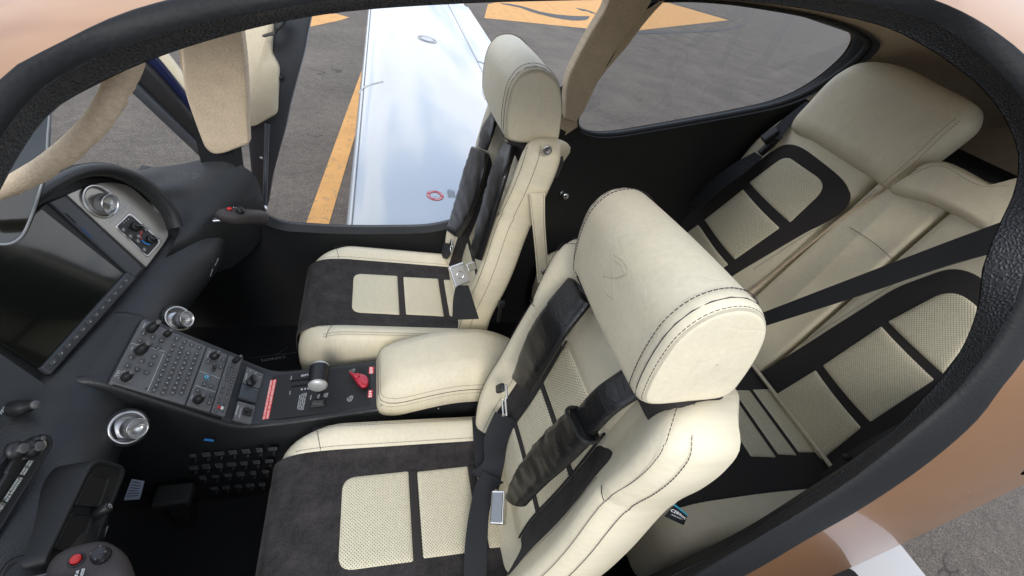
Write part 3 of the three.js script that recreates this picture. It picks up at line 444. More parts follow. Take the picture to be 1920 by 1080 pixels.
// ---------------------------------------------------------------- front seats
const SEAT_T = 5.5 * R, SEAT_H = V(0.300, 0.315, 0);                 // recline, hinge line of the backrest insert
const SZ = 0.342;
function buildSeat(side, label) {                                  // side +1: pilot's seat beside the open door, -1: the far seat
  const seat = thing('front_seat', label, 'seat', 'front seats');
  const mir = (p) => V(p.x, p.y, p.z);
  // local lateral coordinate w: + is outboard
  const zOf = (w) => side * (SZ + w);
  // cushion
  const bol = (w, W) => { const q = Math.abs(w) / W; return 0.030 * sstep(0.55, 0.86, q); };
  const topC = (x, w) => { let y = 0.322 - 0.075 * (x + 0.05) * 0.9 + bol(w, 0.225) * sstep(-0.19, -0.06, x) - 0.004 * Math.cos(w * 9); const f = clamp((x + 0.195) / 0.075); y -= 0.048 * (1 - Math.sqrt(1 - (1 - f) * (1 - f))); return y; };
  const cush = (x, w) => { const e = 0.004, y = topC(x, w), n = V(-(topC(x + e, w) - topC(x - e, w)) / (2 * e), 1, -side * (topC(x, w + e) - topC(x, w - e)) / (2 * e)).normalize(); return { p: V(x, y, zOf(w)), n }; };
  const flatN = (x, w) => ({ p: V(x, topC(x, w), zOf(w)), n: V(0, 1, 0) });
  const outC = roundPoly([[-0.197, -0.19], [-0.10, -0.224], [0.33, -0.228], [0.33, 0.228], [-0.10, 0.224], [-0.197, 0.19]], [0.07, 0.1, 0.03, 0.03, 0.1, 0.07], 0.012);
  part(seat, 'cushion', pad(outC, flatN, [[0.012, -0.20], [0.004, -0.16], [0, -0.10], [0, -0.06], [0.003, -0.038], [0.010, -0.018], [0.020, -0.007], [0.033, -0.001], [0.045, 0]], { fill: 12, center: [0.06, 0], ns: cush }), M.cream);
  const seam = [[0, -0.0015], [0.001, 0.0006], [0.003, 0.0018], [0.006, 0.0022]], seam2 = [[0, 0.0005], [0.001, 0.003], [0.003, 0.0046], [0.008, 0.006], [0.016, 0.0068]];
  // dark suede over the front edge and along both sides of the inserts
  const front = []; for (let k = 0; k <= 8; k++) front.push(k);
  const drop = (x, w) => { if (x >= -0.196) return cush(x, w); const d = -0.196 - x, a = clamp(d / 0.055); return { p: V(-0.196 - 0.006 * Math.sin(a * 1.57) + 0.004 * d / 0.05, topC(-0.196, w) - d, zOf(w)), n: V(-1, 0.12, 0).normalize() }; };
  const dark = roundPoly([[-0.29, -0.150], [-0.19, -0.152], [0.30, -0.152], [0.30, 0.152], [-0.19, 0.152], [-0.29, 0.150]], 0.01, 0.010);
  part(seat, 'suede_panel', pad(dark, drop, seam, { fill: 14, center: [0.02, 0] }), M.suede);
  // perforated inserts and the dark strips between them
  const ins = (x0, x1, r) => roundPoly([[x0, -0.09], [x1, -0.093], [x1, 0.093], [x0, 0.09]], r, 0.008);
  part(seat, 'perforated_insert', pad(ins(-0.052, 0.088, [0.028, 0.004, 0.004, 0.028]), cush, seam2, { fill: 6 }), M.perf);
  part(seat, 'perforated_insert', pad(ins(0.106, 0.226, 0.004), cush, seam2, { fill: 6 }), M.perf);
  part(seat, 'perforated_insert', pad(ins(0.244, 0.30, 0.004), cush, seam2, { fill: 4 }), M.perf);
  for (const x of [0.097, 0.235]) part(seat, 'suede_strip', pad(roundPoly([[x - 0.009, -0.094], [x + 0.009, -0.094], [x + 0.009, 0.094], [x - 0.009, 0.094]], 0.001, 0.01), cush, [[0, 0], [0.001, 0.004], [0.003, 0.0046]], { fill: 2 }), M.suedeStrip);
  // seams on the cushion
  const st = [];
  for (const s of [-1, 1]) { const L = []; for (let k = 0; k <= 40; k++) { const x = lerp(-0.15, 0.28, k / 40); L.push([x, s * 0.1575]); } st.push(stitches(onSurf(cush, L, 0.0014)));
    for (const o of [0.197, 0.203]) { const Q = []; for (let k = 0; k <= 40; k++) { const x = lerp(-0.12, 0.28, k / 40); Q.push([x, s * o]); } st.push(stitches(onSurf((x, w) => { const q = cush(x, w); const i = 0.226 - Math.abs(w); q.p.y -= i < 0.033 ? 0.007 * Math.pow((0.033 - i) / 0.013, 2) : 0; q.p.y += 0.0008; return q; }, Q, 0))); }
    const dgn = []; for (let k = 0; k <= 14; k++) { const t = k / 14; dgn.push([lerp(-0.048, -0.10, t), s * lerp(0.092, 0.152, t)]); } st.push(stitches(onSurf(cush, dgn, 0.0024), { len: 0.02, gap: 0.0001, w: 0.0012 }));
    const cor = []; for (let k = 0; k <= 14; k++) { const t = k / 14; cor.push([lerp(-0.10, -0.115, t), s * lerp(0.154, 0.214, t)]); } st.push(stitches(onSurf((x, w) => { const q = cush(x, w); const i = 0.226 - Math.abs(w); q.p.y -= i < 0.033 ? 0.007 * Math.pow((0.033 - i) / 0.013, 2) : 0; q.p.y += 0.0008; return q; }, cor, 0), { len: 0.02, gap: 0.0001, w: 0.0012 })); }
  part(seat, 'stitching', st, M.thread);
  // seat base
  const base = rbox(0.42, 0.13, 0.36, 0.02); base.translate(0.06, 0.075, zOf(0)); part(seat, 'seat_base', base, M.trimBlack);
  // backrest
  const U = V(Math.sin(SEAT_T), Math.cos(SEAT_T), 0), N = V(-Math.cos(SEAT_T), Math.sin(SEAT_T), 0);
  const halfW = pw([[-0.06, 0.19], [0.03, 0.212], [0.15, 0.226], [0.30, 0.222], [0.42, 0.211], [0.5, 0.217], [0.58, 0.216], [0.66, 0.20]]);
  const bulge = (s, w) => { const W = halfW(s), q = Math.abs(w) / W; const b = lerp(0.052, 0.042, sstep(0.35, 0.6, s)); return b * sstep(0.5, 0.88, q) - 0.006 * Math.cos(w * 8) + 0.012 * Math.exp(-Math.pow((s - 0.12) / 0.1, 2)) - 0.016 * sstep(0.52, 0.64, s) * (1 - sstep(0.5, 0.8, q)); };
  const backP = (s, w) => V(SEAT_H.x, SEAT_H.y, zOf(w)).addScaledVector(U, s).addScaledVector(N, bulge(s, w));
  const backS = (s, w) => { const e = 0.004, a = backP(s + e, w).sub(backP(s - e, w)), b = backP(s, w + e).sub(backP(s, w - e)); let n = a.cross(b).normalize(); if (n.dot(N) < 0) n.negate(); return { p: backP(s, w), n }; };
  const backF = (s, w) => ({ p: backP(s, w), n: N.clone() });
  // outline: scooped neck between the shoulders
  const ol = [[-0.05, 0.17], [0.02, 0.208], [0.15, 0.226], [0.30, 0.222], [0.415, 0.211], [0.436, 0.210], [0.46, 0.212], [0.50, 0.217], [0.55, 0.217], [0.588, 0.208], [0.606, 0.18], [0.604, 0.15], [0.590, 0.115], [0.578, 0.09], [0.575, 0.05], [0.574, 0]];
  const up2 = side < 0 ? 0.03 : -0.006; ol.forEach((p) => { p[0] += up2 * sstep(0.44, 0.6, p[0]) * sstep(0.07, 0.14, p[1]); });
  const half = spl2(ol, 90), full = half.concat(half.slice(0, -1).reverse().map((p) => [p[0], -p[1]])).filter((p, i, L) => { const q = L[(i + 1) % L.length]; return Math.hypot(p[0] - q[0], p[1] - q[1]) > 1e-4; });
  const crease = (s, w) => -0.0035 * Math.exp(-Math.pow((s - 0.435) / 0.007, 2)) * sstep(0.14, 0.17, Math.abs(w));
  part(seat, 'backrest', pad(full, backF, [[0.03, side > 0 ? -0.126 : -0.095], [0.012, side > 0 ? -0.121 : -0.091], [0.003, side > 0 ? -0.110 : -0.084], [0, -0.074], [0, -0.06], [0.0015, -0.045], [0.006, -0.030], [0.013, -0.016], [0.022, -0.007], [0.034, -0.002], [0.045, 0]], { fill: 12, center: [0.27, 0], back: true, wob: (s, w) => crease(s, w), ns: backS }), M.cream);
  // suede side bands, inserts, strips
  const quad = (a, b, c, d, r, step = 0.008) => roundPoly([a, b, c, d], r, step);
  for (const sg of [-1, 1]) part(seat, 'suede_panel', pad(quad([0.0, sg * 0.094], [0.0, sg * 0.150], [0.46, sg * 0.143], [0.40, sg * 0.094], [0.005, 0.005, 0.03, 0.01]), backS, seam, { fill: 5 }), M.suede);
  part(seat, 'neck_panel', pad(roundPoly([[0.536, -0.13], [0.572, -0.14], [0.572, 0.14], [0.536, 0.13]], 0.02, 0.008), backS, seam, { fill: 5 }), M.suede);
  const rows = [[0.012, 0.150, 0.092], [0.166, 0.292, 0.092], [0.308, 0.425, 0.092]];
  for (const [a, b, w] of rows) part(seat, 'perforated_insert', pad(quad([a, -w], [b, -w], [b, w], [a, w], a > 0.3 ? [0.004, 0.02, 0.02, 0.004] : 0.004), backS, seam2, { fill: 6 }), M.perf);
  for (const s of [0.158, 0.300]) part(seat, 'suede_strip', pad(quad([s - 0.008, -0.094], [s + 0.008, -0.094], [s + 0.008, 0.094], [s - 0.008, 0.094], 0.001), backS, [[0, 0], [0.001, 0.0045], [0.003, 0.005]], { fill: 2 }), M.suedeStrip);
  part(seat, 'upper_panel', pad(quad([0.434, -0.095], [0.534, -0.1], [0.534, 0.1], [0.434, 0.095], 0.006), backS, seam2, { fill: 5 }), M.creamFine);
  { // piping beside the inserts and double seams round the edge
    const pip = []; for (const sg of [-1, 1]) { const L = []; for (let k = 0; k <= 30; k++) { const q = backS(lerp(0.01, 0.43, k / 30), sg * 0.0935); L.push(q.p.addScaledVector(q.n, 0.003)); } pip.push(tube(L, 0.0022, { seg: 50, sides: 6 })); }
    part(seat, 'piping', pip, M.suedeStrip);
    const sb = [];
    for (const sg of [-1, 1]) {
      const L = []; for (let k = 0; k <= 60; k++) { const s = lerp(0.0, 0.42, k / 60); L.push([s, sg * 0.154]); } sb.push(stitches(onSurf(backS, L, 0.0012)));
      const lp = full.filter((p) => p[1] * sg > 0.10 && p[0] > -0.02 && p[0] < 0.602 + up2); if (sg < 0) lp.reverse(); const o = lp;
      for (const [d, h] of [[0.0185, -0.0085], [0.004, -0.034]]) { const pts = o.map((p, i) => { const a = o[Math.max(0, i - 1)], b = o[Math.min(o.length - 1, i + 1)]; let tx = b[0] - a[0], ty = b[1] - a[1]; const l = Math.hypot(tx, ty) || 1; let q = [p[0] - ty / l * d, p[1] + tx / l * d]; if (Math.abs(q[1]) > Math.abs(p[1]) && p[0] < 0.6) q = [p[0] + ty / l * d, p[1] - tx / l * d]; return q; });
        const list = pts.map((q, i) => { const s = backF(q[0], q[1]); const outw = V(0, 0, side * sg); return { p: s.p.clone().addScaledVector(N, h + crease(q[0], q[1])).addScaledVector(d < 0.01 ? outw : N, 0.0012), n: d < 0.01 ? outw.clone().addScaledVector(N, 0.6).normalize() : N.clone().addScaledVector(outw, 0.5).normalize() }; });
        sb.push(stitches(list, { w: 0.001, h: 0.0008 })); }
      const C = []; for (let k = 0; k <= 12; k++) C.push([0.436, sg * lerp(0.148, 0.196, k / 12)]); sb.push(stitches(onSurf(backS, C, -0.003), { len: 0.01, gap: 0.0001, w: 0.0015 }));
    }
    part(seat, 'stitching', sb, M.thread);
  }
  // headrest: a fat D in profile
  const prof = spl2([[0.289, 0.922], [0.281, 0.950], [0.276, 1.0], [0.280, 1.040], [0.298, 1.067], [0.330, 1.078], [0.364, 1.069], [0.392, 1.042], [0.410, 1.0], [0.420, 0.95], [0.421, 0.926], [0.413, 0.915], [0.36, 0.911], [0.303, 0.912]], 72, true).slice(0, 72);
  const pc = [0.348, 0.995]; const rr = [];
  const HW = 0.146, ends = []; for (let k = 0; k <= 6; k++) ends.push(Math.sin(k / 6 * Math.PI / 2));
  const zsec = []; for (let k = 0; k <= 6; k++) zsec.push([-HW + 0.022 * (1 - Math.cos(k / 6 * Math.PI / 2)), 1 - 0.022 * (1 - Math.sin(k / 6 * Math.PI / 2)) / 0.15]);
  for (let k = 1; k < 16; k++) zsec.push([lerp(-HW + 0.022, HW - 0.022, k / 16), 1 + 0.03 * Math.sin(Math.PI * k / 16)]);
  for (let k = 6; k >= 0; k--) zsec.push([HW - 0.022 * (1 - Math.cos(k / 6 * Math.PI / 2)), 1 - 0.022 * (1 - Math.sin(k / 6 * Math.PI / 2)) / 0.15]);
  const HZ = 0.012; // the headrests sit a little outboard of the cushion
  const lean = (w) => (side > 0 ? clamp((HW - w) / (2 * HW)) : 0); // the near headrest is turned a little, its inboard end lower
  const hp = (p, w, sc) => { const l = lean(w), k = sc * (1 - 0.06 * l); return V(pc[0] + 0.024 * l + (p[0] - pc[0]) * k, pc[1] - 0.030 * l + (p[1] - pc[1]) * k, zOf(HZ + w)); };
  const ringAt = (w, sc) => prof.map((p) => hp(p, w, sc));
  // dished end pieces
  const endR = (sg) => [0.97, 0.9, 0.75, 0.5, 0.25, 0.02].map((q) => prof.map((p) => hp(p, sg * (HW + 0.005 * (1 - q)), 0.853 * q)));
  const all = [...endR(-1).reverse(), ...zsec.map(([w, sc]) => ringAt(w, sc)), ...endR(1)];
  part(seat, 'headrest', loft(all, { cap0: true, cap1: true, uvs: (p, i) => (Math.abs(p.z - zOf(HZ)) > HW * 0.985 ? [p.x, p.y] : [p.z, i / 72 * 0.48]) }), M.cream);
  { const sh = []; for (const sg of [-1, 1]) for (const [w, sc] of [[HW - 0.024, 1.012], [HW - 0.013, 0.975], [HW - 0.0045, 0.915]]) { const ring = ringAt(sg * w, sc + 0.019); const list = ring.concat([ring[0]]).map((p, i) => ({ p, n: V(prof[i % 72][0] - pc[0], prof[i % 72][1] - pc[1], side * sg * (w > HW - 0.01 ? 0.1 : 0.03)).normalize() })); sh.push(stitches(list, w === HW - 0.013 ? { len: 0.02, gap: 0.0001, w: 0.0012, h: 0.0004 } : { w: 0.001, h: 0.0008 })); }
    part(seat, 'headrest_stitching', sh, M.thread); }
  { const neck = (w, n) => ({ p: V(SEAT_H.x, SEAT_H.y, zOf(w)).addScaledVector(U, 0.575).addScaledVector(N, n), n: U.clone() }); part(seat, 'neck_pad', pad(roundPoly([[-0.165, -0.088], [0.165, -0.088], [0.165, 0.014], [-0.165, 0.012]], 0.03, 0.01), neck, [[0, -0.03], [0, 0.006], [0.006, 0.018], [0.016, 0.024], [0.03, 0.025]], { fill: 4, ns: false }), M.suedeStrip); }
  for (const w of [-0.07, 0.07]) part(seat, 'headrest_post', tube([V(0.37, 0.86, zOf(HZ + w)), V(0.37, 0.95, zOf(HZ + w))], 0.007, { seg: 4 }), M.satin);
  return { seat, backS, backF, cush, U, N, zOf, topC };
}
const seatNear = buildSeat(1, 'cream leather front seat with dark suede panels beside the open door');
const seatFar = buildSeat(-1, 'cream leather front seat with dark suede panels beside the white wing');
// ---------------------------------------------------------------- rear bench
const bench = thing('rear_bench', 'cream leather rear bench with dark suede borders and three backrests', 'bench seat');
{
  const th = 10 * R, O = V(1.17, 0.385, 0), U = V(Math.sin(th), Math.cos(th), 0), N = V(-Math.cos(th), Math.sin(th), 0), Z = V(0, 0, 1);
  const pl = planeSurf(O, U, Z); // n = U x Z = -N?
  const uv = (px, py) => { const p = onPlane(px, py, O, N).sub(O); return [p.dot(U), p.z]; };
  // gentle shape: a swell for each place, a headrest that leans back
  const swell = (s, z) => 0.012 * Math.cos(Math.abs(Math.abs(z) - 0.29) * 14) * sstep(-0.1, 0.2, s);
  const bp = (s, z) => O.clone().addScaledVector(U, s).addScaledVector(Z, z).addScaledVector(N, swell(s, z));
  const bs = (s, z) => { const e = 0.004, a = bp(s + e, z).sub(bp(s - e, z)), b = bp(s, z + e).sub(bp(s, z - e)); const n = a.cross(b).normalize(); if (n.dot(N) < 0) n.negate(); return { p: bp(s, z), n }; };
  const bf = (s, z) => ({ p: bp(s, z), n: N.clone() });
  const P = (list) => list.map((p) => uv(...p));
  const fat = (d, r = 0.03) => [[r * 0.6, -d], [0, -d * 0.75], [0, -r], [r * 0.12, -r * 0.55], [r * 0.35, -r * 0.25], [r * 0.7, -r * 0.05], [r, 0]];
  const thinSeam = [[0, -0.0015], [0.001, 0.0006], [0.003, 0.0018], [0.006, 0.0022]], insSeam = [[0, 0.0005], [0.001, 0.003], [0.003, 0.0046], [0.008, 0.006], [0.016, 0.0066]];
  // far backrest body: from the side wall to the seam
  const seamP = P([[1405, 545], [1500, 470], [1590, 395], [1650, 355]]);
  const smooth = (pts, n = 90) => spl2(pts, n, true).slice(0, n);
  const zS = (s) => lerp(-0.12, -0.075, clamp(s / 0.65));
  const bodyF = roundPoly([[-0.05, -0.54], [0.55, -0.52], [0.66, -0.46], [0.67, -0.09], [0.3, zS(0.3)], [-0.05, -0.125]], [0.02, 0.08, 0.06, 0.03, 0.02, 0.02], 0.012);
  part(bench, 'backrest', pad(bodyF, bf, fat(0.11, 0.022), { fill: 10, back: true, ns: bs }), M.cream);
  const bodyC = roundPoly([[-0.05, -0.115], [0.3, zS(0.3) + 0.006], [0.67, -0.068], [0.67, 0.10], [-0.05, 0.10]], 0.02, 0.012);
  part(bench, 'backrest', pad(bodyC, bf, fat(0.11, 0.014), { fill: 10, back: true, ns: bs }), M.cream);
  const bodyN = roundPoly([[-0.05, 0.106], [0.67, 0.106], [0.66, 0.46], [0.55, 0.52], [-0.05, 0.54]], [0.02, 0.03, 0.06, 0.08, 0.02], 0.012);
  part(bench, 'backrest', pad(bodyN, bf, fat(0.11, 0.022), { fill: 10, back: true, ns: bs }), M.cream);
  // headrests: lean a little more, thick
  const th2 = 14 * R, U2 = V(Math.sin(th2), Math.cos(th2), 0), N2 = V(-Math.cos(th2), Math.sin(th2), 0);
  const uvF = (px, py) => { const p = onPlane(px, py, O.clone().addScaledVector(N, 0.035), N).sub(O); return [p.dot(U), p.z]; };
  const hs = (s, z) => { const sw = 0.02 * Math.cos((z + 0.3) * 5) - 0.35 * Math.pow(Math.max(0, s - 0.78), 2) ; return { p: O.clone().addScaledVector(U, s).addScaledVector(Z, z).addScaledVector(N, 0.028 + sw), n: N.clone() }; };
  const headF = smooth([[1474, 236], [1510, 190], [1560, 138], [1600, 114], [1640, 109], [1690, 120], [1750, 150], [1806, 180], [1814, 192], [1806, 225], [1770, 258], [1720, 298], [1672, 340], [1652, 348], [1610, 322], [1560, 290], [1515, 262]].map((p) => uvF(...p)), 110);
  part(bench, 'headrest', pad(headF, hs, fat(0.10, 0.045), { fill: 10, back: true, ns: false }), M.cream);
  const headC = smooth([[1656, 352], [1690, 325], [1720, 303], [1755, 296], [1790, 308], [1830, 330], [1870, 338], [1930, 318], [1960, 330], [1940, 360], [1880, 430], [1850, 440], [1780, 400], [1720, 372]].map((p) => uvF(...p)), 90);
  part(bench, 'headrest', pad(headC, hs, fat(0.10, 0.03), { fill: 8, back: true, ns: false }), M.cream);
  const headN = smooth([[0.66, 0.15], [0.74, 0.15], [0.81, 0.19], [0.85, 0.28], [0.84, 0.42], [0.78, 0.48], [0.66, 0.47], [0.65, 0.3]], 80);
  part(bench, 'headrest', pad(headN, hs, fat(0.10, 0.04), { fill: 8, back: true, ns: false }), M.cream);
  // suede borders and perforated inserts, far then near
  const dF = smooth([[1240, 432], [1305, 385], [1380, 330], [1440, 288], [1470, 272], [1500, 275], [1545, 305], [1585, 345], [1590, 372], [1575, 395], [1500, 440], [1400, 502], [1330, 545], [1260, 560]].map((p) => uv(...p)), 120);
  part(bench, 'suede_panel', pad(dF, bs, thinSeam, { fill: 9 }), M.suedeStrip);
  const insR = (px, r) => roundPoly(px.map((p) => uv(...p)), r, 0.008);
  part(bench, 'perforated_insert', pad(insR([[1406, 343], [1478, 292], [1556, 347], [1482, 418]], [0.004, 0.035, 0.05, 0.004]), bs, insSeam, { fill: 6 }), M.perf);
  part(bench, 'perforated_insert', pad(insR([[1318, 412], [1394, 355], [1464, 428], [1382, 488]], 0.004), bs, insSeam, { fill: 6 }), M.perf);
  part(bench, 'perforated_insert', pad(insR([[1240, 470], [1306, 420], [1370, 497], [1290, 550]], 0.004), bs, insSeam, { fill: 6 }), M.perf);
  const dN = roundPoly([[1418, 702], [1560, 612], [1680, 538], [1790, 500], [1850, 520], [1920, 660], [1760, 800], [1560, 920]].map((p) => uv(...p)), [0.01, 0.02, 0.03, 0.05, 0.05, 0.05, 0.02, 0.01], 0.01);
  part(bench, 'suede_panel', pad(dN, bs, thinSeam, { fill: 9 }), M.suedeStrip);
  part(bench, 'perforated_insert', pad(insR([[1452, 742], [1532, 694], [1618, 802], [1535, 868]], 0.004), bs, insSeam, { fill: 6 }), M.perf);
  part(bench, 'perforated_insert', pad(insR([[1545, 686], [1656, 612], [1755, 712], [1634, 792]], 0.004), bs, insSeam, { fill: 6 }), M.perf);
  part(bench, 'perforated_insert', pad(insR([[1668, 604], [1790, 540], [1860, 590], [1770, 702]], [0.004, 0.05, 0.05, 0.004]), bs, insSeam, { fill: 6 }), M.perf);
  // seams and the tan piping on the joint
  const line = (px, w) => tube(px.map((p) => { const q = uv(...p), s = bs(...q); return s.p.addScaledVector(s.n, 0.002); }), w, { seg: 40, sides: 6 });
  part(bench, 'piping', line([[1380, 560], [1410, 540], [1500, 468], [1590, 395], [1655, 352]], 0.004), M.tanSuede);
  const st = [];
  const stp = (px, f = uv, sf = bs, h = 0.001) => st.push(stitches(onSurf(sf, spl2(px.map((p) => f(...p)), 60), h)));
  stp([[1412, 505], [1500, 445], [1590, 393], [1640, 352]]); stp([[1430, 690], [1560, 605], [1675, 533]]); st.push(stitches(onSurf(bs, spl2([[1590, 425], [1630, 450], [1678, 492]].map((p) => uv(...p)), 60), 0.0035), { len: 0.03, gap: 0.0001, w: 0.0012 }));
  for (const o of [0, 6]) { stp([[1662 - o, 346 - o], [1720 - o, 296 - o], [1765 - o, 252 - o], [1800 - o, 222 - o]], uvF, (s, z) => { const q = hs(s, z); q.p.addScaledVector(N, -0.004); return q; }); stp([[1700, 322 + o], [1755, 303 + o], [1830, 338 + o], [1885, 338 + o]], uvF, (s, z) => { const q = hs(s, z); q.p.addScaledVector(N, -0.006 + o * 0.0008); return q; }); }
  part(bench, 'stitching', st, M.thread);
  // cushion
  const cs = (x, z) => { const y = 0.385 + 0.02 * sstep(1.15, 0.85, x) - 0.05 * Math.pow(clamp((0.72 - x) / 0.1), 2); return { p: V(x, y, z), n: V(0, 1, 0) }; };
  const cu = (px, py) => { const p = at(px, py, { y: 0.39 }); return [p.x, p.z]; };
  part(bench, 'cushion', pad(roundPoly([[0.62, -0.53], [1.2, -0.53], [1.2, 0.53], [0.62, 0.53]], 0.04, 0.02), cs, [[0.005, -0.2], [0, -0.15], [0, -0.05], [0.006, -0.02], [0.02, -0.005], [0.04, 0]], { fill: 8 }), M.cream);
  part(bench, 'suede_panel', pad(roundPoly([[0.66, 0.08], [1.18, 0.07], [1.18, 0.455], [0.66, 0.445]], 0.01, 0.012), cs, thinSeam, { fill: 7 }), M.suedeStrip);
  part(bench, 'suede_panel', pad(roundPoly([[0.66, -0.40], [1.18, -0.41], [1.18, -0.17], [0.66, -0.17]], 0.01, 0.012), cs, thinSeam, { fill: 7 }), M.suedeStrip);
  for (const [a, b] of [[0.93, 1.014], [1.028, 1.092], [1.106, 1.185]]) part(bench, 'perforated_insert', pad(roundPoly([[a, 0.155], [b, 0.158], [b, 0.368], [a, 0.36]], 0.004, 0.01), cs, insSeam, { fill: 5 }), M.perf);
  for (const [a, b] of [[0.93, 1.014], [1.028, 1.092]]) part(bench, 'perforated_insert', pad(roundPoly([[a, -0.36], [b, -0.368], [b, -0.22], [a, -0.22]], 0.004, 0.01), cs, insSeam, { fill: 5 }), M.perf);
  part(bench, 'hinge_rail', tube([V(1.158, 0.404, -0.5), V(1.158, 0.404, 0.45)], 0.0055, { seg: 4 }), M.creamFine);
}
// ---------------------------------------------------------------- instrument panel
function canvasTex(w, h, draw) { const c = document.createElement('canvas'); c.width = w; c.height = h; const x = c.getContext('2d'); x.clearRect(0, 0, w, h); draw(x, w, h); const t = new THREE.CanvasTexture(c); t.colorSpace = THREE.SRGBColorSpace; t.anisotropy = 4; return t; }
// quad a (lower left), b (lower right), c (upper right), d (upper left) as the print is read
function decal(parent, name, [a, b, c, d], tex, o = {}) { const g = new THREE.BufferGeometry(); const P = []; for (const p of [a, b, c, d]) P.push(p.x, p.y, p.z); g.setAttribute('position', new THREE.Float32BufferAttribute(P, 3)); g.setAttribute('uv', new THREE.Float32BufferAttribute([0, 0, 1, 0, 1, 1, 0, 1], 2)); g.setIndex([0, 1, 2, 0, 2, 3]); g.computeVertexNormals(); return part(parent, name, g, std({ map: tex, transparent: true, roughness: 0.6, ...o })); }
const lines = (txt, o = {}) => (x, w, h) => { const L = txt.split('\n'), fs = o.size || h / L.length * 0.86; if (o.bg) { x.fillStyle = o.bg; x.fillRect(0, 0, w, h); } x.fillStyle = o.color || '#d8dadd'; x.textBaseline = 'middle'; x.textAlign = o.align || 'center'; x.font = (o.bold === false ? '' : 'bold ') + fs + 'px sans-serif'; L.forEach((l, i) => x.fillText(l, o.align === 'left' ? 4 : w / 2, (i + 0.5) * h / L.length, w - 4)); };
const panel = thing('instrument_panel', 'black leather instrument panel with large dark display and silver side panel', 'instrument panel');
const Q0 = V(-0.555, 0.5, 0.087), Q1 = V(-0.51, 0.5, -0.185), PE = Q1.clone().sub(Q0).normalize(), PU = V(-0.42, 0.9, 0).addScaledVector(PE, 0); PU.addScaledVector(PE, -PU.dot(PE)).normalize();
const pS = planeSurf(Q1, PE, PU); if (pS.n.x < 0) throw new Error('panel faces forward');
const pAt = (px, py, h = 0) => { const o = Q1.clone().addScaledVector(pS.n, h); return onPlane(px, py, o, pS.n); };
const pUV = (px, py, h = 0) => { const p = pAt(px, py, h).sub(Q1); return [p.dot(PE), p.dot(PU)]; };
const pPoly = (list, r, step = 0.006, h = 0) => roundPoly(list.map((p) => pUV(...p, h)), r, step);
const flat = (h, e = 0.002) => [[0, -0.004], [0, h - e], [e * 0.3, h - e * 0.3], [e, h]];
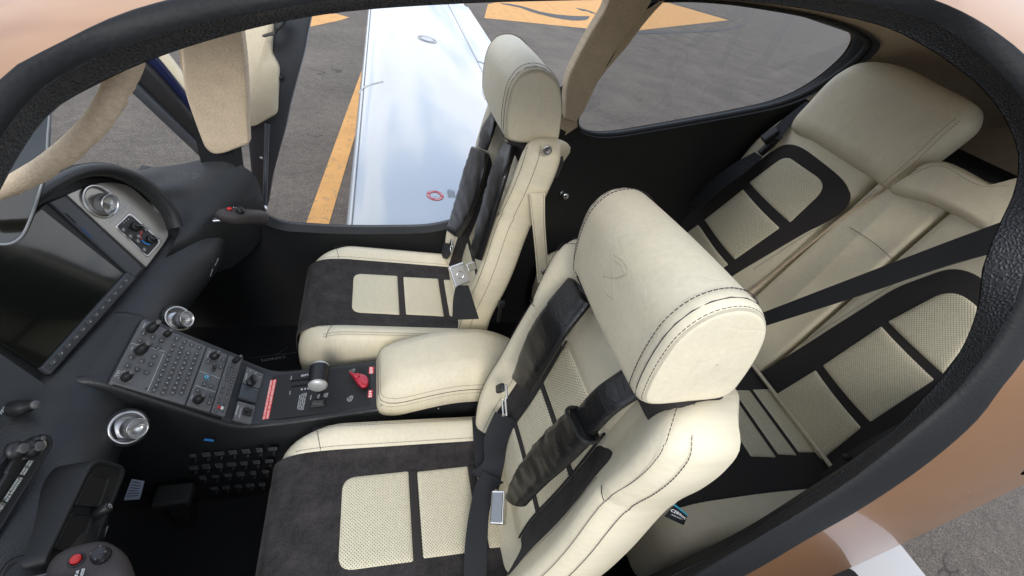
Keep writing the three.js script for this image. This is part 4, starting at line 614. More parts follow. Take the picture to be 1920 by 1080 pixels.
{
  part(panel, 'fascia', pad(pPoly([[272, 506], [318, 446], [302, 398], [245, 342], [200, 330], [60, 330], [-420, 620], [-420, 1250], [-40, 890], [84, 722]], 0.01, 0.02), pS, [[0, -0.03], [0, -0.004], [0.004, -0.001], [0.006, -0.001]], { fill: 3, ns: false }), M.panelDark);
  part(panel, 'silver_panel', pad(pPoly([[121, 366], [160, 349], [195, 341], [240, 347], [299, 400], [316, 440], [306, 457], [272, 502]], [0.004, 0.02, 0.02, 0.02, 0.03, 0.015, 0.01, 0.004]), pS, flat(0.004), { fill: 3, ns: false }), M.silverPanel);
  const disp = part(panel, 'display', pad(pPoly([[84, 380], [122, 366], [270, 503], [253, 524], [92, 702], [-150, 560]], 0.003), pS, flat(0.006), { fill: 2, ns: false }), M.trimBlack);
  part(disp, 'screen', pad(pPoly([[78, 392], [232, 514], [74, 690], [-130, 560]], 0.002, 0.01, 0.007), (a, b) => { const s = pS(a, b); s.p.addScaledVector(s.n, 0.006); return s; }, flat(0.001, 0.0005), { fill: 2, ns: false }), M.screen);
  const bez = part(disp, 'side_bezel', pad(pPoly([[92, 379], [121, 367], [268, 503], [252, 521], [246, 516]], 0.002, 0.006, 0.01), (a, b) => { const s = pS(a, b); s.p.addScaledVector(s.n, 0.006); return s; }, flat(0.005), { fill: 2, ns: false }), M.greyTrim);
  const strip = part(disp, 'softkey_bezel', pad(pPoly([[237, 511], [253, 522], [94, 702], [77, 690]], 0.002, 0.006, 0.01), (a, b) => { const s = pS(a, b); s.p.addScaledVector(s.n, 0.006); return s; }, flat(0.007), { fill: 2, ns: false }), M.greyTrim);
  const pq = basisQ(PE, PU, pS.n), kg = rbox(0.011, 0.007, 0.005, 0.0012, 2), tri = new THREE.CircleGeometry(0.0016, 3);
  [[705, 500], [675, 535], [645, 572], [610, 610], [575, 650], [540, 690], [503, 730], [465, 773], [427, 817], [385, 862], [342, 908], [298, 958]].forEach(([a, b]) => {
    const p = pAt(a / 3, 360 + b / 3, 0.013); const k = part(panel, 'softkey', kg, M.button); k.position.copy(p); k.quaternion.copy(pq);
    const t = part(k, 'softkey_mark', tri, M.lightLabel); t.position.set(0, 0, 0.0027); t.rotation.z = Math.PI / 2; });
  // memory card slots
  for (const [a, b, m] of [[[123, 400], [142, 418], M.panelDark], [[152, 427], [172, 445], std({ color: lin(0.02, 0.06, 0.2), roughness: 0.4 })]]) { const A = pAt(...a, 0.0112), B = pAt(...b, 0.0112); part(bez, 'card_slot', tube([A, B], 0.0016, { seg: 4, sides: 6 }), m); }
  for (const q of [[193, 434], [263, 500]]) { const s = part(bez, 'screw', new THREE.CylinderGeometry(0.002, 0.002, 0.0015, 12).rotateX(Math.PI / 2), M.knob); s.position.copy(pAt(...q, 0.0112)); s.quaternion.copy(pq); }
  // the pilot's display: lower corner with its knob
  const pf = part(panel, 'pilot_display', pad(pPoly([[-420, 640], [-20, 655], [82, 724], [-5, 836], [-200, 1080]], 0.004, 0.012), pS, flat(0.008), { fill: 2, ns: false }), M.greyTrim);
  const lt = std({ color: lin(0.5, 0.5, 0.5), roughness: 0.7 });
  const knob = (parent, p, q, r, h, name = 'knob', tip = 0.45) => { const g = lathe([[0, 0], [r * 1.15, 0], [r * 1.15, h * 0.35], [r, h * 0.4], [r * 0.95, h * 0.62], [r * 0.62, h * 0.66], [r * 0.6, h * 0.93], [r * 0.5, h], [0, h]], 20); const m = part(parent, name, g, M.knob); m.position.copy(p); m.quaternion.copy(q); const c = part(m, 'knob_cap', lathe([[0, h * 0.9], [r * 0.63, h * 0.9], [r * 0.63, h * 0.98], [r * 0.5, h * 1.05], [0, h * 1.06]], 16), M.knobTop); return m; };
  const nq = new THREE.Quaternion().setFromUnitVectors(V(0, 1, 0), pS.n);
  knob(panel, pAt(24, 767, 0.008), nq, 0.011, 0.045);
  decal(panel, 'lettering', [pAt(2, 783, 0.0085), pAt(17, 762, 0.0085), pAt(9, 756, 0.0085), pAt(-6, 776, 0.0085)], canvasTex(128, 48, lines('PAN')));
  // upper right: air vent, placard, climate control
  const vent = (parent, c, axis, r) => {
    const q = new THREE.Quaternion().setFromUnitVectors(V(0, 1, 0), axis.clone().normalize()), v = new THREE.Group(); v.name = 'air_vent'; v.position.copy(c); v.quaternion.copy(q); parent.add(v);
    part(v, 'vent_ring', lathe([[r * 0.86, -0.006], [r * 1.08, -0.004], [r * 1.1, 0.002], [r * 1.03, 0.005], [r * 0.9, 0.004], [r * 0.84, -0.004], [r * 0.8, -0.012]], 40), M.satin);
    part(v, 'vent_ball', lathe([[0.001, -0.004], [r * 0.5, -0.003], [r * 0.75, -0.006], [r * 0.86, -0.012]], 40), M.satin);
    const b = part(v, 'vent_nozzle', lathe([[r * 0.42, -0.004], [r * 0.66, 0.0], [r * 0.64, 0.010], [r * 0.68, 0.013], [r * 0.68, 0.020], [r * 0.61, 0.0205], [r * 0.58, 0.016], [r * 0.55, 0.004], [0.0005, 0.002]], 40), M.satin); b.rotation.z = -0.30; b.rotation.x = 0.12; b.position.set(r * 0.15, 0.001, 0);
    const fin = rbox(r * 1.05, 0.010, 0.003, 0.001); const f = part(v, 'vent_vane', fin, M.satin); f.rotation.set(0.12, 0.5, -0.3); f.position.set(r * 0.25, 0.011, 0);
    return v; };
  vent(panel, pAt(185, 378, 0.004), pS.n.clone().add(V(0.12, 0, 0.05)), 0.034);
  decal(panel, 'lettering', [pAt(206, 425, 0.0048), pAt(247, 391, 0.0048), pAt(235, 379, 0.0048), pAt(193, 415, 0.0048)], canvasTex(512, 128, lines('FASTEN SEATBELTS • NO SMOKING\nFIRE EXTINGUISHER FORWARD\nLEFT OF PILOT SEAT')));
  const cc = part(panel, 'climate_control', pad(pPoly([[217, 425], [243, 399], [302, 453], [276, 482]], [0.006, 0.008, 0.012, 0.006], 0.004, 0.004), (a, b) => { const s = pS(a, b); s.p.addScaledVector(s.n, 0.004); return s; }, [[-0.0018, -0.002], [-0.0018, 0.0012], [0, 0.0014]], { fill: 1, ns: false }), M.satin);
  part(cc, 'control_face', pad(pPoly([[218, 425], [243, 401], [300, 453], [276, 480]], [0.006, 0.008, 0.012, 0.006], 0.004, 0.005), (a, b) => { const s = pS(a, b); s.p.addScaledVector(s.n, 0.0052); return s; }, [[0, -0.001], [0.0006, 0.0006], [0.001, 0.0008]], { fill: 1, ns: false }), M.knob);
  const rot = (px, py, ang) => { const g = mergeGeometries([lathe([[0, 0], [0.011, 0], [0.0105, 0.006], [0, 0.007]], 24).toNonIndexed(), rbox(0.020, 0.010, 0.006, 0.002).translate(0, 0.011, 0)].map((q) => { q.deleteAttribute('uv'); return q; })); g.setAttribute('uv', new THREE.BufferAttribute(new Float32Array(g.attributes.position.count * 2), 2)); const m = part(panel, 'climate_knob', g, M.knob); m.position.copy(pAt(px, py, 0.006)); m.quaternion.copy(nq); m.rotateY(ang); const d = part(m, 'pointer', rbox(0.009, 0.001, 0.0018, 0.0004), lt); d.position.set(0.004, 0.0165, 0); return m; };
  rot(254, 425, 0.9); rot(283, 449, 0.9);
  for (const [c, a0, a1] of [[std({ color: lin(0.02, 0.2, 0.55), roughness: 0.5 }), 2.9, 4.3], [std({ color: lin(0.5, 0.03, 0.04), roughness: 0.5 }), 1.5, 2.8]]) { const A = [], B = [], o = pAt(276, 445, 0.0066); for (let k = 0; k <= 14; k++) { const t = lerp(a0, a1, k / 14); A.push(o.clone().addScaledVector(PE, 0.015 * Math.cos(t)).addScaledVector(PU, 0.015 * Math.sin(t))); B.push(o.clone().addScaledVector(PE, 0.0185 * Math.cos(t)).addScaledVector(PU, 0.0185 * Math.sin(t))); } part(cc, 'heat_scale', loft([A, B], { closed: false }), c); }
  const bq = pq; [[231, 431], [244, 443], [258, 452], [270, 468], [259, 443], [273, 430]].forEach(([a, b], i) => { const m = part(panel, 'climate_button', rbox(0.010, 0.010, 0.004, 0.0012), M.button); m.position.copy(pAt(a, b, 0.007)); m.quaternion.copy(bq); const t = part(m, 'button_icon', new THREE.TorusGeometry(0.0024, 0.0007, 5, 12, 4.4 + i * 0.3), lt); t.position.z = 0.0021; });
  { const L = []; for (let k = 0; k < 6; k++) L.push(placed(rbox(0.0012, 0.0035, 0.0004, 0.0001, 1), pAt(232 + k * 4.4, 417 - k * 3.2 - (k > 2 ? 2 : 0), 0.0066), pq)); part(cc, 'fan_scale', L, lt); }
  // brow of the glareshield and its top
  const brow = spl([[335, 425, 0.03], [326, 400, 0.036], [302, 368, 0.04], [265, 338, 0.04], [225, 321, 0.04], [190, 316, 0.04], [150, 322, 0.04], [100, 346, 0.04], [30, 390, 0.04], [-80, 460, 0.04], [-300, 610, 0.04]].map((p) => pAt(...p)), 60);
  const browT = (i) => brow[Math.min(60, i + 1)].clone().sub(brow[Math.max(0, i - 1)]).normalize();
  const rings = brow.map((p, i) => { const t = browT(i), n2 = pS.n.clone(), b = t.clone().cross(n2).normalize(), r = []; for (let k = 0; k < 16; k++) { const a = k / 16 * 2 * Math.PI; r.push(p.clone().addScaledVector(n2, 0.021 * Math.cos(a) - 0.01).addScaledVector(b, 0.0135 * Math.sin(a))); } return r; });
  part(panel, 'glareshield_brow', loft(rings, { cap0: true, cap1: true }), M.panel);
  part(panel, 'stitching', [0.35, -0.15].map((o) => stitches(brow.map((p, i) => { const t = browT(i), b = t.clone().cross(pS.n).normalize(); if (b.y < 0) b.negate(); const a = 1.57 - o; return { p: p.clone().addScaledVector(pS.n, 0.0214 * Math.cos(a) - 0.01).addScaledVector(b, 0.0139 * Math.sin(a)), n: b }; }), { w: 0.0011, h: 0.0008 })), M.panelDark);
  const rimTop = brow.map((p, i) => { const t = browT(i), b = t.clone().cross(pS.n).normalize(); if (b.y < 0) b.negate(); return p.clone().addScaledVector(b, 0.008).addScaledVector(pS.n, -0.02); });
  const back = [0, 0.25, 0.6, 1].map((q, j) => rimTop.map((p, i) => V(lerp(p.x, Math.max(-0.93, p.x - 0.38), q), lerp(p.y, 0.60, q) + 0.02 * Math.sin(q * 3.1), lerp(p.z, clamp(p.z * 1.12, -0.56, 0.56), q))));
  part(panel, 'glareshield_top', loft(back, { closed: false }), M.panel);
  // padded bolster below the displays
  const prof = [[-0.60, 0.51], [-0.555, 0.502], [-0.525, 0.494], [-0.498, 0.480], [-0.474, 0.458], [-0.457, 0.430], [-0.449, 0.402], [-0.452, 0.374], [-0.466, 0.350], [-0.49, 0.333], [-0.55, 0.31], [-0.68, 0.29]];
  const bo = (z) => 0.05 * sstep(0.16, 0.40, Math.abs(z)) + 0.10 * sstep(0.44, 0.62, Math.abs(z)), yo = (z) => 0.02 * sstep(0.2, 0.4, Math.abs(z)) + 0.045 * sstep(0.40, 0.58, Math.abs(z));
  const pr = spl2(prof, 40);
  const bolP = (u, z) => { const k = clamp(u) * 40, i = Math.min(39, Math.floor(k)), t = k - i, a = pr[i], b = pr[i + 1]; return V(lerp(a[0], b[0], t) + bo(z) * sstep(0.05, 0.35, u) * (z < 0 ? 1 : 0.9), lerp(a[1], b[1], t) + yo(z), z); };
  const zr = (v) => lerp(-0.575, 0.575, v);
  part(panel, 'bolster', grid(60, 40, (a, b) => bolP(b, zr(a)), (a, b, p) => [p.z, b * 0.35]), M.panel);
  // far end: sweep from the brow down to the side wall below the windshield corner
  const A = [[255, 334], [300, 362], [328, 400], [336, 428], [318, 470], [296, 505]].map((p, i) => pAt(...p, i === 5 ? -0.03 : 0.018)), B = [at(235, 318, { z: -0.57 }), at(330, 309, { z: -0.575 }), at(390, 298, { z: -0.58 }), at(430, 300, { z: -0.58 }), at(478, 330, { z: -0.585 }), at(497, 440, { z: -0.585 })];
  const As = spl(A, 24), Bs = spl(B, 24);
  part(panel, 'side_cheek', loft([0, 0.2, 0.4, 0.6, 0.8, 1].map((q) => As.map((p, i) => { const r = p.clone().lerp(Bs[i], q); r.y += -0.03 * Math.sin(q * Math.PI) * (i / 24) - 0.05 * Math.sin(q * Math.PI) * sstep(18, 24, i); return r; })), { closed: false }), M.panel);
  // eyeball vents in the bolster
  for (const s of [1, -1]) { const c = V(-0.449, 0.404, s * 0.143); c.addScaledVector((s > 0 ? V(0.62, 0.66, 0.40) : V(0.74, 0.62, 0.2)).normalize(), 0.019); vent(panel, c, s > 0 ? V(0.62, 0.66, 0.40) : V(0.74, 0.62, 0.2), 0.0285); part(panel, 'vent_collar', lathe([[0.030, -0.03], [0.036, -0.004], [0.034, 0.001], [0.030, -0.002]], 36).applyQuaternion(new THREE.Quaternion().setFromUnitVectors(V(0, 1, 0), (s > 0 ? V(0.62, 0.66, 0.40) : V(0.74, 0.62, 0.2)).normalize())).translate(c.x, c.y, c.z), M.panel); }
  // switch panel on the pilot's side
  const sO = V(-0.492, 0.52, 0.28), sU = V(0, 0, -1), sV = V(-0.38, 0.92, 0).normalize(), sS = planeSurf(sO, sU, sV);
  const sAt = (px, py, h = 0) => onPlane(px, py, sO.clone().addScaledVector(sS.n, h), sS.n), sPoly = (l, r, h = 0) => roundPoly(l.map((p) => { const q = sAt(...p, h).sub(sO); return [q.dot(sU), q.dot(sV)]; }), r, 0.005);
  const sh = (h) => (a, b) => { const s = sS(a, b); s.p.addScaledVector(s.n, h); return s; };
  const sw = part(panel, 'switch_panel', pad(sPoly([[-60, 1085], [95, 836], [92, 818], [70, 815], [20, 845], [-120, 1000]], [0.01, 0.02, 0.015, 0.02, 0.03, 0.01]), sh(0), [[0, -0.01], [-0.002, 0.002], [0, 0.004], [0.0025, 0.003], [0.003, 0.001]], { fill: 2, ns: false }), M.panelDark);
  part(sw, 'silver_inlay', pad(sPoly([[12, 868], [30, 848], [62, 826], [84, 825], [87, 835], [72, 856]], 0.008, 0.001), sh(0.0015), flat(0.0012, 0.0006), { fill: 2, ns: false }), M.silverPanel);
  const snq = new THREE.Quaternion().setFromUnitVectors(V(0, 1, 0), sS.n);
  for (const [a, b, r] of [[26, 846, 0.012], [56, 842, 0.012], [63, 827, 0.006]]) knob(sw, sAt(a, b, 0.003), snq, r, 0.016);
  const rk = rbox(0.030, 0.012, 0.008, 0.003); const sq = basisQ(sU, sV, sS.n);
  for (const [a, b] of [[24, 872], [8, 903], [-8, 934], [-26, 962]]) { const m = part(sw, 'rocker_switch', rk, M.knob); m.position.copy(sAt(a, b, 0.004)); m.quaternion.copy(sq); m.rotateX(0.2); }
  const plc = (px, txt) => decal(sw, 'placard', px.map((p) => sAt(...p, 0.0032)), canvasTex(256, 96, lines(txt, { bg: '#6f7068', color: '#eef0ee' })));
  plc([[46, 892], [64, 863], [54, 862], [36, 890]], 'PUMP   TEST\nBKUP   MAX'); plc([[14, 942], [44, 896], [34, 893], [4, 938]], 'OFF NORM\nICE PROTECT'); plc([[0, 962], [12, 944], [2, 940], [-10, 958]], 'PITOT\nHEAT'); 
  // storage cubby in the near bolster
  const cO = V(-0.415, 0.405, 0.28), cV = V(-0.20, 0.98, 0).normalize(), cS = planeSurf(cO, sU, cV), cAt = (px, py, h = 0) => onPlane(px, py, cO.clone().addScaledVector(cS.n, h), cS.n), cPoly = (l, r, h = 0) => roundPoly(l.map((p) => { const q = cAt(...p, h).sub(cO); return [q.dot(sU), q.dot(cV)]; }), r, 0.006), ch = (h) => (a, b) => { const s = cS(a, b); s.p.addScaledVector(s.n, h); return s; };
  const cub = part(panel, 'storage_cubby', pad(cPoly([[165, 864], [228, 880], [152, 1062], [70, 1060]], [0.02, 0.02, 0.02, 0.015]), ch(0.004), [[-0.004, -0.05], [-0.004, 0.003], [0, 0.005], [0.004, 0.004], [0.006, 0.001]], { fill: 2, ns: false }), M.trimBlack);
  for (const l of [[[166, 890], [202, 898], [184, 950], [138, 948]], [[130, 964], [172, 966], [146, 1034], [98, 1030]]]) part(cub, 'cubby_door', pad(cPoly(l, 0.006, 0.005), ch(0.006), [[-0.0015, -0.003], [-0.0015, 0.0022], [0, 0.003], [0.0015, 0.001], [0.003, 0.0005]], { fill: 2, ns: false }), M.knob);
  const lat = part(cub, 'latch_knob', lathe([[0, 0], [0.009, 0], [0.009, 0.02], [0.007, 0.022], [0, 0.022]], 20), M.knob); lat.position.copy(cAt(176, 966, 0.006)); lat.quaternion.setFromUnitVectors(V(0, 1, 0), cS.n.clone().add(V(0.1, 0.1, -0.5)).normalize()); part(lat, 'latch_mark', new THREE.RingGeometry(0.0025, 0.0048, 14, 1, 0, 5).rotateX(-Math.PI / 2).translate(0, 0.0224, 0), lt);
  const bolM = panel.children.find((c) => c.name === 'bolster'), rc = new THREE.Raycaster(), bHit = (px, py) => { rc.set(CAM, rayOf(px, py).normalize()); M.panel.side = THREE.DoubleSide; const h = rc.intersectObject(bolM, false)[0]; M.panel.side = THREE.FrontSide; return (h ? h.point : at(px, py, { x: -0.43 })).addScaledVector(V(0.6, 0.7, 0.2), 0.003); };
  decal(panel, 'lettering', [bHit(181, 1034), bHit(199, 985), bHit(203, 987), bHit(186, 1036)], canvasTex(256, 32, lines('SECURE ADJUSTMENT', { size: 26 })));
  decal(panel, 'lettering', [bHit(391, 520), bHit(397, 503), bHit(400, 504), bHit(394, 521)], canvasTex(128, 32, lines('STOWED', { size: 26 })));
  decal(panel, 'lettering', [bHit(400, 500), bHit(407, 483), bHit(410, 485), bHit(403, 501)], canvasTex(128, 32, lines('LATCHED', { size: 26 })));
  panel.vent = vent; panel.knobMaker = knob;
}
// ---------------------------------------------------------------- side sticks
function sideStick(side, label) {
  const t = thing('side_stick', label, 'control stick', 'side sticks'), z = side * 0.428;
  const X = (p) => V(p[0], p[1], z + side * (p[2] || 0));
  const c = [[-0.402, 0.519, 0], [-0.393, 0.523, 0], [-0.377, 0.524, 0], [-0.355, 0.521, 0], [-0.336, 0.515, 0.012], [-0.322, 0.498, 0.036], [-0.312, 0.480, 0.062], [-0.307, 0.466, 0.078], [-0.305, 0.461, 0.083]].map(X), hw = [0.005, 0.016, 0.022, 0.024, 0.022, 0.020, 0.019, 0.016, 0.004], hh = [0.004, 0.013, 0.018, 0.020, 0.021, 0.022, 0.023, 0.02, 0.004];
  const rings = c.map((p, i) => { const a = c[Math.max(0, i - 1)], b = c[Math.min(c.length - 1, i + 1)], d = b.clone().sub(a).normalize(), up = V(0, 1, 0).addScaledVector(d, -d.y).normalize(), s = d.clone().cross(up), r = []; for (let k = 0; k < 24; k++) { const q = k / 24 * 2 * Math.PI; r.push(p.clone().addScaledVector(s, hw[i] * Math.sign(Math.cos(q)) * Math.pow(Math.abs(Math.cos(q)), 0.85)).addScaledVector(up, hh[i] * Math.sign(Math.sin(q)) * Math.pow(Math.abs(Math.sin(q)), 0.8))); } return r; });
  const fine = []; for (let i = 0; i < rings.length - 1; i++) for (let k = 0; k < 3; k++) fine.push(rings[i].map((p, m) => { const g = (q) => rings[clamp(q, 0, rings.length - 1)][m], u = k / 3, a = g(i - 1), b = g(i), cc = g(i + 1), d = g(i + 2); const f = (A, B, C, D) => 0.5 * (2 * B + (C - A) * u + (2 * A - 5 * B + 4 * C - D) * u * u + (3 * B - A - 3 * C + D) * u * u * u); return V(f(a.x, b.x, cc.x, d.x), f(a.y, b.y, cc.y, d.y), f(a.z, b.z, cc.z, d.z)); })); fine.push(rings[rings.length - 1]);
  part(t, 'grip', loft(fine, { cap0: true, cap1: true }), M.grip);
  const top = (x, w) => { let i = 0; while (i < c.length - 2 && c[i + 1].x < x) i++; const q = (x - c[i].x) / (c[i + 1].x - c[i].x), y = lerp(c[i].y + hh[i], c[i + 1].y + hh[i + 1], q); return V(x, y - 0.003 * Math.pow(w / 0.02, 2), z + side * w); };
  part(t, 'talk_button', lathe([[0, 0], [0.0062, 0], [0.0062, 0.004], [0.005, 0.0055], [0, 0.006]], 18), M.red).position.copy(top(-0.366, 0.002));
  part(t, 'button_collar', new THREE.TorusGeometry(0.0078, 0.0016, 8, 20).rotateX(Math.PI / 2), M.knob).position.copy(top(-0.366, 0.002));
  const hat = part(t, 'trim_hat', lathe([[0, 0], [0.011, 0], [0.0105, 0.005], [0.0085, 0.007], [0.0085, 0.012], [0.006, 0.0145], [0, 0.0135]], 20), M.knob); hat.position.copy(top(-0.341, 0.000)); for (let k = 0; k < 4; k++) { const d = part(hat, 'hat_tooth', rbox(0.0025, 0.003, 0.0025, 0.0006), M.knobTop); d.position.set(0.0078 * Math.cos(k * 1.57), 0.0125, 0.0078 * Math.sin(k * 1.57)); }
  const T = (x, w) => top(x, w).add(V(0, 0.0009, 0));
  decal(t, 'lettering', [T(-0.388, -0.004 * side), T(-0.388, 0.008 * side), T(-0.394, 0.008 * side), T(-0.394, -0.004 * side)].map((p) => p), canvasTex(64, 32, lines('PTT', { color: '#eee' })));
  decal(t, 'lettering', [T(-0.352, 0.013), T(-0.352, 0.024), T(-0.363, 0.024), T(-0.363, 0.013)], canvasTex(64, 64, lines('A/P\nDISC', { color: '#eee' })));
  part(t, 'rod', strap([V(-0.435, 0.497, z - side * 0.002), V(-0.40, 0.503, z - side * 0.002), V(-0.36, 0.508, z)], [V(-0.435, 0.497, z + side * 0.020), V(-0.40, 0.503, z + side * 0.020), V(-0.36, 0.508, z + side * 0.014)], V(0, 1, 0.0), 0.010, { n: 6 }), M.satin);
  decal(t, 'placard', [V(-0.432, 0.5035, z + side * 0.002), V(-0.432, 0.5035, z + side * 0.016), V(-0.395, 0.5095, z + side * 0.016), V(-0.395, 0.5095, z + side * 0.002)], canvasTex(48, 128, (x, w, h) => { x.fillStyle = '#111'; x.fillRect(0, 0, w, h); x.fillStyle = '#ddd'; for (let k = 0; k < 12; k++) x.fillRect(10, 8 + k * 9, 10 + (k * 7) % 12, 3); }));
  part(t, 'boot', pad(roundPoly([[-0.04, -0.035], [0.025, -0.035], [0.035, 0.03], [-0.03, 0.035]], 0.025, 0.006), (a, b) => ({ p: V(-0.435 + a * 0.9, 0.478 - a * 0.55, z + side * b), n: V(0.5, 0.85, 0).normalize() }), [[0, -0.01], [0, 0.002], [0.004, 0.004], [0.008, 0.001], [0.012, -0.004]], { fill: 4, puff: -0.004, ns: false }), M.knob);
  return t;
}
sideStick(1, 'dark side stick grip with red button beside the pilot cubby');
sideStick(-1, 'dark side stick grip with red button beside the far door opening');
// ---------------------------------------------------------------- centre console
const consoleBox = thing('center_console', 'black centre console with keypad, throttle lever and cream armrest between the front seats', 'console');
{
  const top = pw([[-0.66, 0.50], [-0.50, 0.488], [-0.470, 0.472], [-0.38, 0.386], [-0.297, 0.308], [-0.24, 0.279], [-0.12, 0.288], [0, 0.305], [0.2, 0.33], [0.42, 0.34]]);
  const hw = (x) => lerp(0.094, 0.082, sstep(-0.3, -0.22, x));
  const rings = []; for (let k = 0; k <= 60; k++) { const x = lerp(-0.66, 0.42, k / 60), y = top(x), w = hw(x), lo = w + 0.022; rings.push([[-lo, 0.0], [-lo, 0.10], [-lo, 0.22], [-w - 0.012, Math.min(0.25, y - 0.03)], [-w - 0.002, y - 0.014], [-w, y - 0.005], [-w + 0.004, y], [-w + 0.012, y + 0.0005], [-w + 0.018, y - 0.003], [0, y - 0.003], [w - 0.018, y - 0.003], [w - 0.012, y + 0.0005], [w - 0.004, y], [w, y - 0.005], [w + 0.002, y - 0.014], [w + 0.012, Math.min(0.25, y - 0.03)], [lo, 0.22], [lo, 0.10], [lo, 0.0]].map((p) => V(x, p[1], p[0]))); }
  part(consoleBox, 'console_body', loft(rings, { closed: false }), M.panel);
  // keypad on the slope
  const O = V(-0.386, 0.398, 0), KX = V(0, 0, -1), KY = V(-0.177, 0.162, 0).normalize(), kS = planeSurf(O, KX, KY), kn = kS.n.clone();
  const kAt = (cx, cy, h = 0) => onPlane(200 + cx / 4.697, 570 + cy / 4.697, O.clone().addScaledVector(kn, h), kn), kUV = (cx, cy, h = 0) => { const p = kAt(cx, cy, h).sub(O); return [p.dot(KX), p.dot(KY)]; };
  const kq = basisQ(KX, KY, kn), knq = new THREE.Quaternion().setFromUnitVectors(V(0, 1, 0), kn), up = (h) => (a, b) => { const s = kS(a, b); s.p.addScaledVector(s.n, h); return s; };
  const slab = (name, list, r, h0, h1, mat) => part(consoleBox, name, pad(roundPoly(list.map((p) => kUV(...p, h1)), r, 0.006), up(h0), [[0, -0.006], [0, h1 - h0 - 0.0015], [0.0005, h1 - h0 - 0.0005], [0.0015, h1 - h0]], { fill: 2, ns: false }), mat);
  slab('keypad_tray', [[318, 108], [1215, 470], [1030, 1005], [10, 690]], [0.012, 0.008, 0.008, 0.012], 0, 0.003, M.panel);
  const fms = slab('control_unit', [[322, 132], [880, 372], [690, 885], [30, 685]], [0.006, 0.002, 0.002, 0.006], 0.003, 0.0062, M.keypad);
  slab('control_unit', [[893, 376], [1068, 446], [912, 950], [706, 888]], 0.002, 0.003, 0.0062, M.keypad);
  slab('control_unit', [[1078, 450], [1192, 488], [1042, 992], [922, 952]], 0.002, 0.003, 0.0062, M.keypad);
  const alpha = canvasTex(512, 512, (x, w, h) => { x.fillStyle = '#cfd2d4'; x.textAlign = 'center'; x.textBaseline = 'middle'; x.font = 'bold 40px sans-serif'; const s = 'ABCDEFGHIJKLMNOPQRSTUVWXYZ0123456789'; for (let i = 0; i < 36; i++) x.fillText(s[i], 32 + (i % 8) * 64, 32 + Math.floor(i / 8) * 64); x.font = 'bold 22px sans-serif'; 'MENU FPL PROC ENT CLR FMS COM NAV'.split(' ').forEach((t, i) => x.fillText(t, 32 + (i % 8) * 64, 32 + 5 * 64)); 'VNAV CRS ALT AP FD HDG VS XFR'.split(' ').forEach((t, i) => x.fillText(t, 32 + (i % 8) * 64, 32 + 6 * 64)); });
  const legM = std({ map: alpha, transparent: true, roughness: 0.6 });
  const squareKey = rbox(0.0088, 0.0088, 0.004, 0.0016, 2), roundKey = new THREE.CylinderGeometry(0.0044, 0.0048, 0.004, 20).rotateX(Math.PI / 2), smallKey = rbox(0.0072, 0.0052, 0.003, 0.001, 1), legends = [];
  let li = 0;
  const key = (cx, cy, kind, idx) => { const p = kAt(cx, cy, 0.0078), m = part(fms, kind === 1 ? 'round_key' : 'key', kind === 1 ? roundKey : kind === 2 ? smallKey : squareKey, M.button); m.position.copy(p); m.quaternion.copy(kq); const g = new THREE.PlaneGeometry(kind === 2 ? 0.005 : 0.0062, kind === 2 ? 0.004 : 0.0062), id = idx === undefined ? li++ % 36 : idx, u = g.attributes.uv; for (let i = 0; i < 4; i++) u.setXY(i, ((id % 8) + u.getX(i)) / 8, 1 - (Math.floor(id / 8) + 1 - u.getY(i)) / 8); legends.push(placed(g, kAt(cx, cy, 0.0078 + 0.00225), kq)); };
  const bil = (a, b, n, f) => { for (let k = 0; k < n; k++) f(lerp(a[0], b[0], k / (n - 1)), lerp(a[1], b[1], k / (n - 1)), k); };
  bil([592, 357], [418, 758], 10, (x, y, k) => key(x, y, 1, 26 + k % 10));
  bil([617, 303], [617, 303], 2, (x, y, k) => k || key(x, y, 0, 40)); key(685, 332, 0, 41); key(750, 358, 0, 42); key(815, 382, 0, 43);
  bil([662, 383], [497, 782], 10, (x, y, k) => key(x, y, 0, k)); bil([718, 432], [582, 782], 9, (x, y, k) => key(x, y, 0, 10 + k)); bil([794, 438], [660, 782], 9, (x, y, k) => key(x, y, 0, (19 + k) % 26));
  for (const [x, y] of [[322, 258], [405, 290], [483, 320], [292, 322], [376, 352], [455, 386], [214, 470], [305, 503], [418, 462], [182, 542], [268, 573], [392, 530], [352, 602]]) key(x, y, 0, 40 + (li++ % 16));
  for (const [x, y] of [[893, 507], [952, 528], [1005, 552], [1028, 492], [860, 705], [920, 722], [803, 760], [922, 805], [903, 868]]) key(x, y, 0, 48 + (li++ % 8));
  for (let k = 0; k < 6; k++) { key(lerp(1088, 1060, k / 5) - (k ? 4 : 0), lerp(545, 668, k / 5), 2, 48 + k % 8); key(lerp(1132, 1098, k / 5), lerp(562, 688, k / 5), 2, 40 + k % 8); }
  for (let k = 0; k < 4; k++) { key(lerp(1028, 988, k / 3), lerp(728, 860, k / 3), 2, 40 + k); key(lerp(1078, 1040, k / 3), lerp(744, 872, k / 3), 2, 44 + k); }
  key(962, 940, 2, 45); part(fms, 'key_legends', legends, legM).userData.kind = 'stuff';
  const cyan = std({ color: lin(0.05, 0.33, 0.55), roughness: 0.5 }), wht = std({ color: lin(0.7, 0.7, 0.7), roughness: 0.6 });
  { const b = part(fms, 'autopilot_key', rbox(0.0105, 0.0105, 0.004, 0.002), cyan); b.position.copy(kAt(885, 640, 0.0078)); b.quaternion.copy(kq); const b2 = part(b, 'key_face', rbox(0.0068, 0.0068, 0.001, 0.0004), M.button); b2.position.z = 0.0021; const b3 = part(b2, 'key_mark', new THREE.PlaneGeometry(0.003, 0.003), wht); b3.position.z = 0.0006; }
